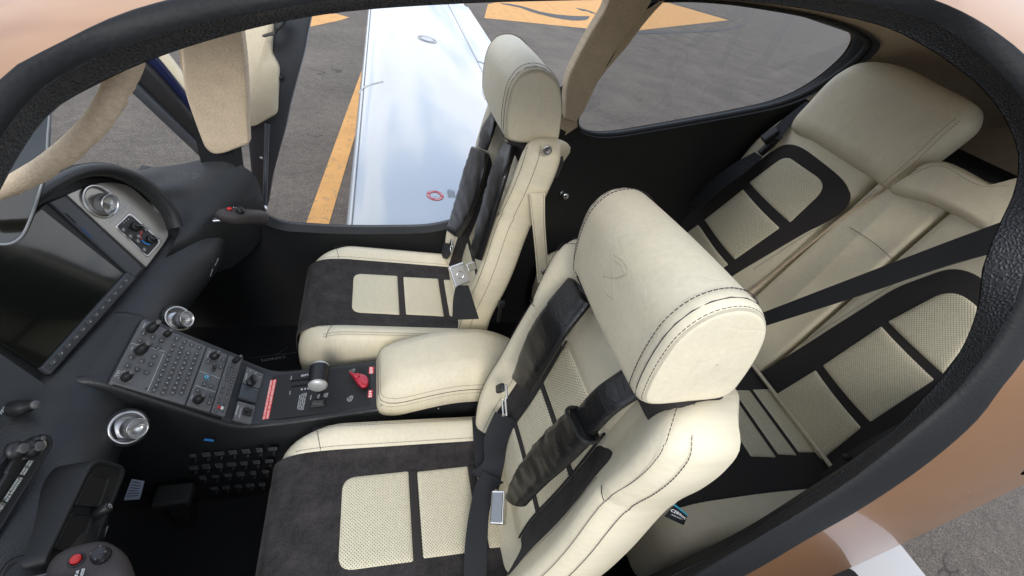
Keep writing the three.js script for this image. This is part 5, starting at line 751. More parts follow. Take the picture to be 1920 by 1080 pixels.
  for (const [x, y, m] of [[990, 908, M.red], [1017, 915, wht]]) { const b = part(fms, 'level_key', smallKey, m); b.position.copy(kAt(x, y, 0.0075)); b.quaternion.copy(kq); }
  const whl = part(fms, 'pitch_wheel', new THREE.CylinderGeometry(0.011, 0.011, 0.006, 24).rotateZ(Math.PI / 2), M.knob); whl.position.copy(kAt(930, 578, 0.001)); whl.quaternion.copy(kq); whl.rotateZ(Math.PI / 2);
  const KN = panel.knobMaker; for (const [x, y, r, h] of [[385, 225, 0.0085, 0.032], [525, 270, 0.006, 0.02], [285, 420, 0.0085, 0.036], [160, 655, 0.0075, 0.026], [940, 465, 0.0082, 0.022], [795, 850, 0.0082, 0.026], [1125, 505, 0.006, 0.026]]) KN(consoleBox, kAt(x, y, 0.006), knq, r, h);
  const kdec = (txt, quad, w = 128, h = 48) => decal(consoleBox, 'lettering', quad.map((p) => kAt(...p, 0.0067)), canvasTex(w, h, lines(txt, { color: '#c4c7ca' })));
  kdec('RANGE', [[85, 645], [122, 585], [100, 578], [62, 638]]); kdec('CRSR', [[320, 225], [352, 165], [335, 158], [303, 218]]); kdec('PUSH CTR', [[440, 252], [472, 205], [456, 200], [424, 246]]); kdec('FMS', [[222, 412], [238, 372], [222, 368], [206, 406]], 64, 32); kdec('ALT SEL', [[893, 470], [920, 410], [905, 405], [878, 465]]); kdec('HDG', [[752, 840], [768, 800], [752, 795], [736, 835]], 64, 32);
  { const tk = []; for (let k = 0; k < 12; k++) { const a = k * 0.45 + 0.5; tk.push(placed(rbox(0.0006, 0.003, 0.0003, 0.0001, 1), kAt(165, 638, 0.0065).addScaledVector(KX, 0.0115 * Math.cos(a)).addScaledVector(KY, 0.0115 * Math.sin(a)), kq.clone().multiply(new THREE.Quaternion().setFromAxisAngle(V(0, 0, 1), a - 1.57)))); } part(consoleBox, 'range_scale', tk, wht); }
  for (const l of [[[215, 345], [510, 418]], [[820, 590], [1000, 655]], [[780, 715], [960, 775]], [[500, 440], [360, 770]]]) part(consoleBox, 'panel_line', tube([kAt(...l[0], 0.0063), kAt(...l[1], 0.0063)], 0.0004, { seg: 2, sides: 5 }), M.lightLabel);
  for (const p of [[345, 745], [657, 296], [1095, 722], [1022, 950]]) { const s = part(consoleBox, 'screw', new THREE.CylinderGeometry(0.0016, 0.0016, 0.001, 10).rotateX(Math.PI / 2), M.knob); s.position.copy(kAt(...p, 0.0064)); s.quaternion.copy(kq); }
  // flap and oxygen panel
  const fO = V(-0.276, 0.297, 0), fY = V(-0.06, 0.038, 0).normalize(), fS = planeSurf(fO, KX, fY), fn = fS.n.clone(), fAt = (cx, cy, h = 0) => onPlane(200 + cx / 4.697, 570 + cy / 4.697, fO.clone().addScaledVector(fn, h), fn), fup = (h) => (a, b) => { const s = fS(a, b); s.p.addScaledVector(s.n, h); return s; }, fq = basisQ(KX, fY, fn), fnq = new THREE.Quaternion().setFromUnitVectors(V(0, 1, 0), fn);
  const fslab = (name, list, mat, h = 0.003) => part(consoleBox, name, pad(roundPoly(list.map((p) => { const q = fAt(...p, h).sub(fO); return [q.dot(KX), q.dot(fY)]; }), 0.0015, 0.006), fup(0), [[0, -0.006], [0, h - 0.001], [0.0006, h]], { fill: 2, ns: false }), mat);
  fslab('flap_panel', [[1236, 552], [1385, 618], [1347, 742], [1196, 690]], M.keypad); fslab('blank_panel', [[1194, 700], [1345, 752], [1316, 868], [1160, 820]], M.greyTrim); fslab('oxygen_panel', [[1158, 852], [1310, 895], [1275, 1056], [1115, 1018]], M.keypad);
  const fk = part(consoleBox, 'flap_knob', [lathe([[0, 0], [0.011, 0], [0.0105, 0.008], [0, 0.009]], 24), rbox(0.006, 0.016, 0.024, 0.003).translate(0, 0.013, 0)], M.knob); fk.position.copy(fAt(1268, 690, 0.003)); fk.quaternion.copy(fnq); fk.rotateY(0.5);
  const fdec = (txt, quad, w, h) => decal(consoleBox, 'lettering', quad.map((p) => fAt(...p, 0.0036)), canvasTex(w, h, lines(txt, { color: '#d0d3d5' })));
  fdec('FLAPS', [[1232, 670], [1248, 612], [1228, 606], [1213, 664]], 128, 48); fdec('OXYGEN', [[1146, 982], [1170, 892], [1150, 887], [1128, 978]], 160, 48); fdec('UP', [[1268, 597], [1280, 578], [1270, 572], [1258, 590]], 48, 32); fdec('50%', [[1308, 622], [1330, 604], [1318, 598], [1298, 615]], 64, 32); fdec('100%', [[1340, 655], [1365, 645], [1358, 635], [1333, 645]], 64, 32);
  fdec('ON 1 2 3\nLOW FLOW', [[1170, 1020], [1195, 905], [1180, 900], [1155, 1012]], 160, 64);
  const osw = part(consoleBox, 'oxygen_switch', [rbox(0.018, 0.020, 0.006, 0.002), rbox(0.010, 0.010, 0.010, 0.002).translate(0.002, 0.004, 0.004)], M.knob); osw.position.copy(fAt(1240, 950, 0.005)); osw.quaternion.copy(fq);
  // deck: placards, throttle, fuel pump switch, fuel selector
  const dO = V(-0.12, 0.2885, 0), dX = KX, dY = V(-0.24, -0.026, 0).normalize(), dS = planeSurf(dO, dX, dY), dn = dS.n.clone(), E = (cx, cy) => [420 + cx / 6.4, 640 + cy / 6.4], dAt = (cx, cy, h = 0) => onPlane(...E(cx, cy), dO.clone().addScaledVector(dn, h), dn), dq = basisQ(dX, dY, dn), dnq = new THREE.Quaternion().setFromUnitVectors(V(0, 1, 0), dn);
  const H = 0.0012;
  const deck = part(consoleBox, 'deck_plate', pad(roundPoly([[-0.066, -0.135], [0.066, -0.135], [0.066, 0.12], [-0.066, 0.12]], 0.004, 0.02), dS, [[0, -0.003], [0, 0], [0.001, 0.0006]], { fill: 2, ns: false }), M.panelDark);
  const ddec = (name, txt, quad, w, h, o) => decal(consoleBox, name, quad.map((p) => dAt(...p, H)), canvasTex(w, h, lines(txt, o)));
  ddec('warning_placard', 'FUEL SYSTEM INCLUDES ON, BOTH REQUIRED TAKEOFF\nLANDING. OFF ALLOWED WHEN INDICATED', [[538, 928], [632, 456], [550, 468], [455, 940]], 1024, 160, { bg: '#d8342f', color: '#f7e6e2' });
  ddec('lettering', 'OFF', [[1797, 386], [1803, 303], [1740, 306], [1735, 392]], 96, 64, { bg: '#c8202a', color: '#fff' }); ddec('lettering', 'OFF', [[1782, 672], [1787, 580], [1732, 586], [1724, 678]], 96, 64, { bg: '#c8202a', color: '#fff' });
  ddec('lettering', 'TURN BOOST PUMP\nON DURING TAKE OFF\nCLIMB, LANDING AND\nSWITCHING FUEL TANKS', [[955, 825], [1000, 612], [905, 632], [870, 825]], 320, 140); ddec('lettering', 'LEFT\n46.0 U.S.\nGALLONS\nUSABLE', [[1535, 725], [1560, 640], [1480, 655], [1462, 735]], 128, 128); ddec('lettering', 'RIGHT\n46.0 U.S.\nGALLONS\nUSABLE', [[1560, 378], [1585, 320], [1510, 335], [1490, 385]], 128, 128);
  ddec('lettering', 'MIXTURE', [[895, 440], [1090, 400], [1090, 368], [895, 400]], 256, 48); ddec('lettering', 'P O W E R', [[1190, 560], [855, 605], [850, 570], [1180, 525]], 256, 40); ddec('lettering', 'MAX', [[812, 462], [820, 412], [800, 412], [792, 462]], 64, 32); ddec('lettering', 'MAX', [[797, 640], [803, 592], [785, 592], [778, 640]], 64, 32); ddec('lettering', 'BOOST', [[1045, 700], [1058, 640], [1040, 640], [1026, 700]], 96, 32); ddec('lettering', 'FUEL\nPUMP', [[1140, 690], [1158, 625], [1125, 628], [1108, 690]], 96, 64); ddec('lettering', 'HIGH\nBOOST\nPRIME', [[1240, 680], [1258, 605], [1205, 612], [1190, 680]], 96, 80);
  for (const [a, b] of [[[800, 482], [1180, 428]], [[806, 553], [1180, 492]]]) { const A = dAt(...a, 0.001), B = dAt(...b, 0.001), m = A.clone().add(B).multiplyScalar(0.5), L = A.distanceTo(B); part(consoleBox, 'lever_slot', placed(rbox(0.005, L, 0.0012, 0.0005, 1), m, dq), std({ color: lin(0.002, 0.002, 0.002), roughness: 1 })); }
  const psw = part(consoleBox, 'fuel_pump_switch', rbox(0.020, 0.036, 0.006, 0.003), M.knob); psw.position.copy(dAt(1128, 745, 0.002)); psw.quaternion.copy(dq); const rk = part(psw, 'rocker', rbox(0.012, 0.026, 0.006, 0.002), M.button); rk.position.z = 0.003; rk.rotation.x = 0.15;
  // throttle: white caps on a ribbed black barrel, standing on a lever
  { const tb = thing('throttle_lever', 'ribbed black throttle lever with white caps standing in the console slot', 'lever');
    const base = dAt(1160, 490, 0), a = at(612, 722, { z: 0.018 }), b = at(616, 668, { z: -0.020 }); const mid = V(-0.118, 0.352, 0), ax = V(0, 0.05, -1).normalize(), q = new THREE.Quaternion().setFromUnitVectors(V(0, 1, 0), ax);
    const prof = []; for (let k = 0; k <= 22; k++) { const y = lerp(-0.025, 0.025, k / 22); prof.push([0.0228 + (k % 2 ? 0.0004 : 0), y]); }
    const m = part(tb, 'barrel', lathe([[0, -0.025], ...prof, [0, 0.025]], 40), M.knob); m.position.copy(mid); m.quaternion.copy(q);
    for (const s of [-1, 1]) { const c = part(tb, 'end_cap', lathe([[0.0222, 0.025], [0.0224, 0.0268], [0.0214, 0.0305], [0.017, 0.0342], [0.010, 0.036], [0, 0.0365]].map((p) => [p[0], p[1] * s]), 40), phy({ color: lin(0.55, 0.55, 0.54), metalness: 0.4, roughness: 0.4, clearcoat: 0.3 })); c.position.copy(mid); c.quaternion.copy(q); }
    part(tb, 'lever_arm', tube([V(-0.118, 0.275, 0), V(-0.117, 0.30, 0), mid.clone()], 0.007, { seg: 8 }), M.knob); }
  { const fs = thing('fuel_selector', 'red fuel selector handle on the console deck in front of armrest', 'handle');
    const c = dAt(1650, 480, 0.010), pts = [[1500, 370], [1560, 395], [1640, 400], [1715, 430], [1738, 480], [1715, 545], [1660, 560], [1610, 525], [1555, 450]].map((p) => { const q = dAt(...p, 0.012).sub(dO); return [q.dot(dX), q.dot(dY)]; });
    part(fs, 'handle', pad(spl2(pts, 50, true).slice(0, 50), (u, v) => { const s = dS(u, v); s.p.addScaledVector(s.n, 0.012); return s; }, [[0, -0.006], [0, 0.003], [0.001, 0.0055], [0.003, 0.0065]], { fill: 3, puff: 0.003, ns: false, back: true }), M.redLever);
    const k = part(fs, 'pivot', lathe([[0, 0], [0.008, 0], [0.008, 0.006], [0.006, 0.008], [0.0045, 0.006], [0, 0.006]], 24), M.redLever); k.position.copy(dAt(1595, 425, 0.018)); k.quaternion.copy(dnq);
    const st = part(fs, 'spindle', new THREE.CylinderGeometry(0.009, 0.010, 0.016, 20), M.knob); st.position.copy(dAt(1660, 500, 0.006)); st.quaternion.copy(dnq); }
  // armrest
  const aS = (x, z) => { const u = (x - 0.2) / 0.19; return { p: V(x, 0.396 + 0.056 * sstep(-0.02, 0.24, x) - 0.018 * sstep(0.26, 0.42, x) - 0.018 * Math.pow(z / 0.1, 2), z), n: V(0, 1, 0) }; };
  const ao = roundPoly([[0.018, -0.082], [0.06, -0.100], [0.33, -0.102], [0.405, -0.06], [0.405, 0.06], [0.33, 0.102], [0.06, 0.100], [0.018, 0.086]], [0.05, 0.07, 0.09, 0.09, 0.09, 0.09, 0.07, 0.05], 0.008);
  part(consoleBox, 'armrest', pad(ao, aS, [[0.006, -0.096], [0.001, -0.088], [0, -0.068], [0.002, -0.05], [0.009, -0.031], [0.020, -0.016], [0.036, -0.005], [0.055, 0]], { fill: 8, back: true, ns: false }), M.creamFine);
  { const sx = []; for (const [d, h] of [[0.004, -0.0425], [0.0085, -0.0315], [0.0018, -0.0520]]) { const o = inset2(ao, d); sx.push(stitches(o.concat([o[0]]).map((p) => { const s = aS(...p), out = V(p[0] - 0.2, 0, p[1] * 1.6).normalize(); return { p: s.p.addScaledVector(s.n, h + 0.0015), n: out.add(V(0, 1, 0)).normalize() }; }), d === 0.004 ? { len: 0.02, gap: 0.0001, w: 0.0014, h: 0.0006 } : {})); } part(consoleBox, 'armrest_stitching', sx, M.thread); }
  for (const [x, y] of [[714, 761], [768, 754], [822, 766]]) { const s = part(consoleBox, 'screw', new THREE.SphereGeometry(0.0025, 10, 6), M.satin); s.position.copy(at(x, y, { z: hw(0) + 0.008 })); }
  // circuit breakers low on the pilot's side
  const cb = new THREE.Group(); cb.name = 'breaker_panel'; consoleBox.add(cb);
  const cz = 0.1175, labM = canvasTex(64, 64, (x) => { x.fillStyle = '#8d9094'; x.fillRect(0, 0, 64, 64); x.fillStyle = '#3a3c3f'; for (let k = 0; k < 4; k++) x.fillRect(8 + k * 13, 6 + (k * 5) % 9, 6, 50 - (k * 11) % 20); }), labT = std({ map: labM, color: lin(0.4, 0.4, 0.42), roughness: 0.7 });
  const f2 = (cx, cy, h = 0) => at(330 + cx / 6.748, 800 + cy / 6.748, { z: cz + h });
  const rows = [[[215, 368], [1225, 282], 7], [[225, 520], [1180, 435], 7], [[340, 645], [1135, 570], 6], [[485, 780], [1090, 730], 5]];
  const lg = new THREE.PlaneGeometry(0.016, 0.018), pg = new THREE.CylinderGeometry(0.0045, 0.005, 0.009, 12).rotateX(Math.PI / 2);
  rows.forEach(([a, b, n], r) => { for (let k = 0; k < n; k++) { const p = f2(lerp(a[0], b[0], k / (n - 1)), lerp(a[1], b[1], k / (n - 1))); const l = part(cb, 'breaker_label', lg, labT); l.position.copy(p); l.scale.set(0.75 + 0.4 * rnd(), 0.8 + 0.35 * rnd(), 1); const q = part(cb, 'breaker', pg, M.knob); q.position.set(p.x + 0.002, p.y - 0.017, cz + 0.004); } });
  decal(cb, 'lettering', [f2(345, 175), f2(480, 190), f2(470, 160), f2(365, 150)], canvasTex(32, 16, (x) => { x.fillStyle = '#3c8fd8'; x.fillRect(0, 0, 32, 16); }));
}
// pedal box placard low in the pilot's footwell and floor lettering
{
  const b = thing('pedal_box', 'low black box with a small white placard in the pilot footwell', 'box');
  const c = at(310, 920, { z: 0.16 }); const g = rbox(0.075, 0.03, 0.05, 0.008); part(b, 'housing', placed(g, c.clone().add(V(0.01, -0.03, 0.0))), M.panelDark); const leg = rbox(0.03, Math.max(0.05, c.y - 0.03), 0.04, 0.005); leg.translate(c.x + 0.01, (c.y - 0.03) / 2 - 0.002, c.z); part(b, 'bracket', leg, M.panelDark);
  const p = (x, y) => at(x, y, { z: 0.19 }); decal(b, 'placard', [p(232, 938), p(262, 936), p(271, 902), p(247, 898)], canvasTex(96, 128, (x, w, h) => { x.fillStyle = '#aab4c8'; x.fillRect(0, 0, w, h); x.fillStyle = '#555c70'; for (let k = 0; k < 6; k++) x.fillRect(10, 12 + k * 17, 60 + (k * 13) % 18, 6); }));
  const f = (x, y) => at(x, y, { y: 0.004 });
  decal(airplane, 'floor_lettering', [f(545, 664), f(478, 674), f(480, 681), f(545, 671)], canvasTex(256, 48, lines('CARBON', { size: 44, color: '#6b6f76' })));
  part(airplane, 'floor_trim_line', tube([f(466, 672), f(555, 661)], 0.0012, { seg: 2, sides: 5 }), M.greyTrim); part(airplane, 'floor_trim_line', tube([f(518, 665), f(540, 651)], 0.0012, { seg: 2, sides: 5 }), M.greyTrim);
}
// ---------------------------------------------------------------- harnesses, straps, door, trim
const onBack = (seat, px, py, h) => onPlane(px, py, V(SEAT_H.x, SEAT_H.y, 0).addScaledVector(seat.N, h), seat.N);
function harness(label) { return thing('seat_harness', label, 'seat belt', 'front seat harnesses'); }
{
  const h = harness('black leather shoulder harness with chrome buckle on the seat beside the open door'), S = seatNear;
  const B = (l, k) => l.map((p) => onBack(S, p[0], p[1], k === undefined ? p[2] : k));
  part(h, 'shoulder_sleeve', strap(B([[1068, 521, 0.03], [1027, 570, 0.055], [992, 629, 0.06], [964, 705, 0.06]]), B([[1107, 570, 0.03], [1061, 629, 0.055], [1027, 684, 0.06], [995, 733, 0.06]]), S.N, 0.02, { n: 30, wob: 0.0012 }), M.blackLeather);
  part(h, 'shoulder_sleeve', strap(B([[1172, 690, 0.03], [1120, 728, 0.05], [1084, 768, 0.055]]), B([[1208, 740, 0.03], [1155, 774, 0.05], [1113, 816, 0.055]]), S.N, 0.018, { n: 20, wob: 0.001, seedv: 4 }), M.blackLeather);
  part(h, 'padded_sleeve', strap(B([[1076, 766, 0.06], [1027, 809, 0.064], [971, 886, 0.064], [955, 930, 0.062]]), B([[1108, 828, 0.06], [1068, 868, 0.064], [1020, 910, 0.064], [980, 950, 0.062]]), S.N, 0.026, { n: 34, wob: 0.0035, seedv: 9 }), M.blackLeather);
  { const a = B([[1074, 764, 0.062]])[0], b = B([[1110, 830, 0.062]])[0], rim = []; for (let k = 0; k < 20; k++) { const t = k / 20 * 2 * Math.PI, c = a.clone().add(b).multiplyScalar(0.5); rim.push(c.addScaledVector(b.clone().sub(a), 0.50 * Math.cos(t)).addScaledVector(S.N, 0.017 * Math.sin(t) + 0.003 * Math.sin(3 * t))); } part(h, 'sleeve_rim', tube(rim, 0.003, { seg: 60, sides: 6, closed: true }), M.blackLeather); }
  // lap belt: from the console side up to the tongue, and over the cushion to the buckle
  const C = (px, py, y) => at(px, py, { y });
  part(h, 'lap_webbing', strap([C(868, 1100, 0.325), C(872, 1020, 0.345), C(880, 960, 0.352), C(893, 905, 0.358), C(905, 882, 0.365)], [C(912, 1100, 0.325), C(914, 1020, 0.345), C(918, 960, 0.352), C(930, 915, 0.36), C(945, 905, 0.37)], V(-0.1, 1, 0), 0.003, { n: 20, flat: 0.3 }), M.webbing);
  part(h, 'lap_webbing', strap([C(880, 885, 0.355), C(905, 868, 0.37), C(908, 820, 0.43), C(928, 772, 0.48)], [C(935, 920, 0.36), C(945, 872, 0.375), C(952, 830, 0.43), C(968, 788, 0.48)], V(-0.7, 0.6, 0.2), 0.003, { n: 20, flat: 0.3 }), M.webbing);
  part(h, 'lap_webbing', strap([C(885, 782, 0.33), C(888, 830, 0.345), C(893, 890, 0.35)], [C(905, 782, 0.335), C(915, 830, 0.35), C(925, 890, 0.355)], V(-0.3, 1, 0), 0.003, { n: 10, flat: 0.3 }), M.webbing);
  const q = (p, x, y) => { const z = x.clone().cross(y).normalize(); return basisQ(x.clone().normalize(), z.clone().cross(x).normalize(), z); };
  const bc = C(935, 952, 0.395), bx = C(938, 986, 0.385).sub(C(942, 918, 0.405)).normalize();
  const by = V(-0.55, 0.75, 0.30), bz = bx.clone().cross(by).normalize();
  const bq = basisQ(bx, bz.clone().cross(bx).normalize(), bz);
  const bk = part(h, 'buckle', rbox(0.062, 0.020, 0.030, 0.0035, 3), M.chrome); bk.position.copy(bc); bk.quaternion.copy(bq); const lid = part(bk, 'buckle_lid', rbox(0.054, 0.004, 0.024, 0.0015), M.satinDark); lid.position.y = 0.011; lid.rotation.x = 0.10; const slot = part(bk, 'buckle_slot', rbox(0.030, 0.006, 0.002, 0.0008), M.knob); slot.position.set(0.006, 0.001, 0.0148); const slot2 = part(bk, 'buckle_slot', rbox(0.014, 0.004, 0.002, 0.0008), M.knob); slot2.position.set(-0.020, 0.002, 0.0148);
  const tg = part(h, 'latch_plate', [rbox(0.032, 0.004, 0.030, 0.002), rbox(0.006, 0.004, 0.040, 0.002).translate(-0.012, 0, 0.026), rbox(0.006, 0.004, 0.040, 0.002).translate(0.006, 0, 0.026), rbox(0.024, 0.004, 0.005, 0.002).translate(-0.003, 0, 0.046)], M.chrome); tg.position.copy(onBack(S, 945, 735, 0.06)); const td = onBack(S, 948, 785, 0.06).sub(onBack(S, 945, 725, 0.06)).normalize(); tg.quaternion.copy(basisQ(S.N.clone().cross(td).normalize(), S.N, td));
  const cl = part(h, 'strap_clip', rbox(0.03, 0.012, 0.018, 0.004), M.knob); cl.position.copy(onBack(S, 938, 728, 0.062)); cl.quaternion.copy(tg.quaternion);
}
{
  const h = harness('black leather shoulder harness with square metal buckle on the seat beside the wing'), S = seatFar;
  const B = (l) => l.map((p) => onBack(S, p[0], p[1], p[2]));
  part(h, 'shoulder_sleeve', strap(B([[924, 210, 0.03], [905, 240, 0.045], [898, 275, 0.05]]), B([[932, 222, 0.03], [922, 255, 0.045], [912, 282, 0.05]]), S.N, 0.016, { n: 14, wob: 0.002 }), M.blackLeather);
  part(h, 'padded_sleeve', strap(B([[888, 275, 0.055], [872, 320, 0.06], [855, 380, 0.06], [840, 430, 0.06]]), B([[913, 288, 0.055], [905, 330, 0.06], [885, 400, 0.06], [860, 445, 0.06]]), S.N, 0.024, { n: 26, wob: 0.003, seedv: 2 }), M.blackLeather);
  part(h, 'padded_sleeve', strap(B([[948, 266, 0.03], [928, 310, 0.055], [906, 385, 0.06], [886, 470, 0.06]]), B([[966, 274, 0.03], [950, 325, 0.055], [928, 400, 0.06], [900, 488, 0.06]]), S.N, 0.022, { n: 30, wob: 0.003, seedv: 6 }), M.blackLeather);
  const lt = part(h, 'latch_plate', [rbox(0.030, 0.004, 0.022, 0.002), rbox(0.005, 0.004, 0.030, 0.002).translate(-0.010, 0, 0.022), rbox(0.005, 0.004, 0.030, 0.002).translate(0.010, 0, 0.022), rbox(0.024, 0.004, 0.005, 0.002).translate(0, 0, 0.036)], M.chrome); lt.position.copy(onBack(S, 845, 458, 0.06)); const td = onBack(S, 852, 490, 0.06).sub(onBack(S, 843, 452, 0.06)).normalize(); lt.quaternion.copy(basisQ(S.N.clone().cross(td).normalize(), S.N, td));
  const wb = strap(B([[832, 455, 0.058], [828, 470, 0.056], [824, 482, 0.05]]), B([[850, 458, 0.058], [846, 474, 0.056], [838, 486, 0.05]]), S.N, 0.004, { n: 8, flat: 0.3 }); part(h, 'lap_webbing', wb, M.webbing);
  const c = onBack(S, 861, 515, 0.105), tt = c.clone().sub(CAM).length(), cc = (x, y) => CAM.clone().addScaledVector(rayOf(x, y).normalize(), tt), ux = cc(880, 508).sub(cc(845, 516)).add(V(0.004, 0, -0.012)).normalize(), vz = cc(858, 538).sub(cc(862, 494)).add(V(0, -0.01, 0)); vz.addScaledVector(ux, -vz.dot(ux)).normalize(); const uy = vz.clone().cross(ux).normalize();
  const bk = part(h, 'buckle', rbox(0.043, 0.018, 0.056, 0.003, 3), M.chrome); bk.position.copy(c); bk.quaternion.copy(basisQ(ux, uy, vz)); const ld = part(bk, 'buckle_lid', rbox(0.036, 0.003, 0.048, 0.001), M.satinDark); ld.position.y = 0.010; part(ld, 'buckle_emblem', new THREE.TorusGeometry(0.009, 0.0012, 6, 24).rotateX(Math.PI / 2), M.chrome).position.y = 0.0015;
  const lg = part(h, 'latch_plate', [rbox(0.022, 0.004, 0.02, 0.002)], M.chrome); lg.position.copy(onBack(S, 884, 500, 0.095)); lg.quaternion.copy(bk.quaternion);
  const C = (px, py, y) => at(px, py, { y });
  part(h, 'lap_webbing', strap(B([[855, 535, 0.10], [850, 560, 0.095], [848, 600, 0.085]]), B([[878, 535, 0.10], [886, 560, 0.095], [898, 598, 0.085]]), S.N, 0.004, { n: 10, flat: 0.3 }), M.webbing);
  // things on the far seat's side
  const zS = -0.113, P = (x, y, z = zS) => at(x, y, { z });
  const st = part(S.seat, 'leather_strap', strap([P(992, 362), P(996, 405, -0.106), P(1002, 460, -0.102), P(1008, 530, -0.098)], [P(1022, 362), P(1022, 410, -0.106), P(1025, 460, -0.102), P(1031, 528, -0.098)], V(0, 0.1, 1), 0.004, { n: 20, flat: 0.3 }), M.creamFine);
  part(st, 'strap_stitching', [stitches([P(995, 365, zS + 0.003), P(999, 405, -0.103), P(1005, 460, -0.099), P(1011, 528, -0.095)].map((p) => ({ p, n: V(0, 0, 1) }))), stitches([P(1019, 365, zS + 0.003), P(1019, 410, -0.103), P(1022, 460, -0.099), P(1028, 526, -0.095)].map((p) => ({ p, n: V(0, 0, 1) })))], M.thread);
  const sn = part(st, 'snap', lathe([[0, 0], [0.0095, 0], [0.009, 0.002], [0.006, 0.003], [0.005, 0.0015], [0, 0.0015]], 22).rotateX(Math.PI / 2), M.satin); sn.position.copy(P(1021, 509, -0.095));
  const ss = part(S.seat, 'snap_socket', lathe([[0, 0], [0.0105, 0], [0.0105, 0.003], [0.008, 0.004], [0.004, 0.002], [0, 0.002]], 22).rotateX(Math.PI / 2), M.satin); ss.position.copy(P(1026, 281, -0.113));
  const lv = part(S.seat, 'recline_lever', tube([P(934, 602, -0.11), P(938, 580, -0.108), P(940, 570, -0.105)], 0.005, { seg: 8 }), M.knob); const kb = part(lv, 'lever_knob', rbox(0.018, 0.022, 0.012, 0.004), M.knob); kb.position.copy(P(940, 570, -0.105));
}
{ // woven maker's tag on the near seat
  const c = [at(1245, 968, { z: 0.545 }), at(1282, 985, { z: 0.56 }), at(1290, 965, { z: 0.56 }), at(1265, 945, { z: 0.545 })];
  decal(seatNear.seat, 'woven_tag', [c[1], c[2], c[3], c[0]], canvasTex(96, 96, (x, w, h) => { x.fillStyle = '#14161a'; x.fillRect(0, 0, w, h); x.fillStyle = '#2f8fa8'; x.fillRect(w - 12, 0, 12, h); x.save(); x.translate(w / 2 - 4, h / 2); x.rotate(Math.PI / 2); x.fillStyle = '#e6e8ea'; x.textAlign = 'center'; x.font = 'bold 25px sans-serif'; x.fillText('CIRRUS', 0, -2); x.font = '13px sans-serif'; x.fillText('AIRCRAFT', 0, 18); x.restore(); }));
}
{ // rear belts, and the side trim at the near end of the bench
  const th = 10 * R, O = V(1.17, 0.385, 0), N = V(-Math.cos(th), Math.sin(th), 0), B = (x, y, h) => onPlane(x, y, O.clone().addScaledVector(N, h), N);
  const b = thing('rear_seat_belt', 'black webbing belt crossing the rear bench below its middle headrest', 'seat belt', 'rear seat belts');
  part(b, 'webbing', strap([B(1430, 586, 0.09), B(1620, 513, 0.07), B(1780, 452, 0.06), B(1880, 415, 0.06)], [B(1430, 613, 0.09), B(1620, 552, 0.07), B(1780, 498, 0.06), B(1880, 470, 0.06)], N, 0.003, { n: 24, flat: 0.3 }), M.webbing);
  const c = thing('rear_seat_belt', 'black webbing belt with buckle hanging beside the far rear headrest', 'seat belt', 'rear seat belts');
  part(c, 'webbing', strap([B(1512, 190, 0.0), B(1470, 222, 0.01), B(1440, 250, 0.03)], [B(1525, 196, 0.0), B(1485, 232, 0.01), B(1462, 262, 0.03)], N, 0.003, { n: 12, flat: 0.3 }), M.webbing);
  const k = part(c, 'belt_guide', rbox(0.055, 0.05, 0.03, 0.006, 3), M.knob); k.position.copy(B(1447, 258, 0.02)); k.rotation.set(0.2, 0, -0.5); const k2 = part(c, 'buckle_tongue', rbox(0.025, 0.05, 0.015, 0.004), M.knob); k2.position.copy(B(1437, 278, 0.02)); k2.rotation.z = -0.5;
  part(c, 'webbing', strap([B(1415, 285, 0.03), B(1370, 310, 0.05), B(1320, 350, 0.05), B(1290, 385, 0.03)], [B(1430, 295, 0.03), B(1395, 325, 0.05), B(1345, 362, 0.05), B(1312, 392, 0.03)], N, 0.003, { n: 12, flat: 0.3 }), M.webbing);
  const d = thing('rear_seat_belt', 'black side armrest trim at the near end of the rear bench', 'seat belt', 'rear seat belts');  // this one is the side armrest trim with its knob, not a belt
  part(d, 'webbing', strap([B(1740, 770, 0.06), B(1650, 812, 0.09), B(1580, 855, 0.11), B(1538, 892, 0.12)], [B(1830, 830, 0.06), B(1710, 880, 0.1), B(1620, 925, 0.12), B(1580, 955, 0.13)], N, 0.016, { n: 16, flat: 0.6 }), M.trimBlack); { const k = part(d, 'side_trim_knob', new THREE.SphereGeometry(0.008, 12, 8), M.knob); k.position.copy(B(1586, 857, 0.125)); }
}
{ // chrome hook on the far side panel
  const p = at(1057, 366, { z: -0.575 }), h = thing('coat_hook', 'small chrome knob on the black side panel behind the far seat', 'hook'); const q = new THREE.Quaternion().setFromUnitVectors(V(0, 1, 0), V(0.1, 0.15, 1).normalize());
  const m = part(h, 'hook_base', lathe([[0, 0], [0.014, 0], [0.013, 0.006], [0.009, 0.009], [0.008, 0.018], [0.012, 0.02], [0.0125, 0.027], [0.009, 0.031], [0, 0.031]], 28), M.chrome); m.position.copy(p).add(V(0, 0, -0.012)); m.quaternion.copy(q);
}
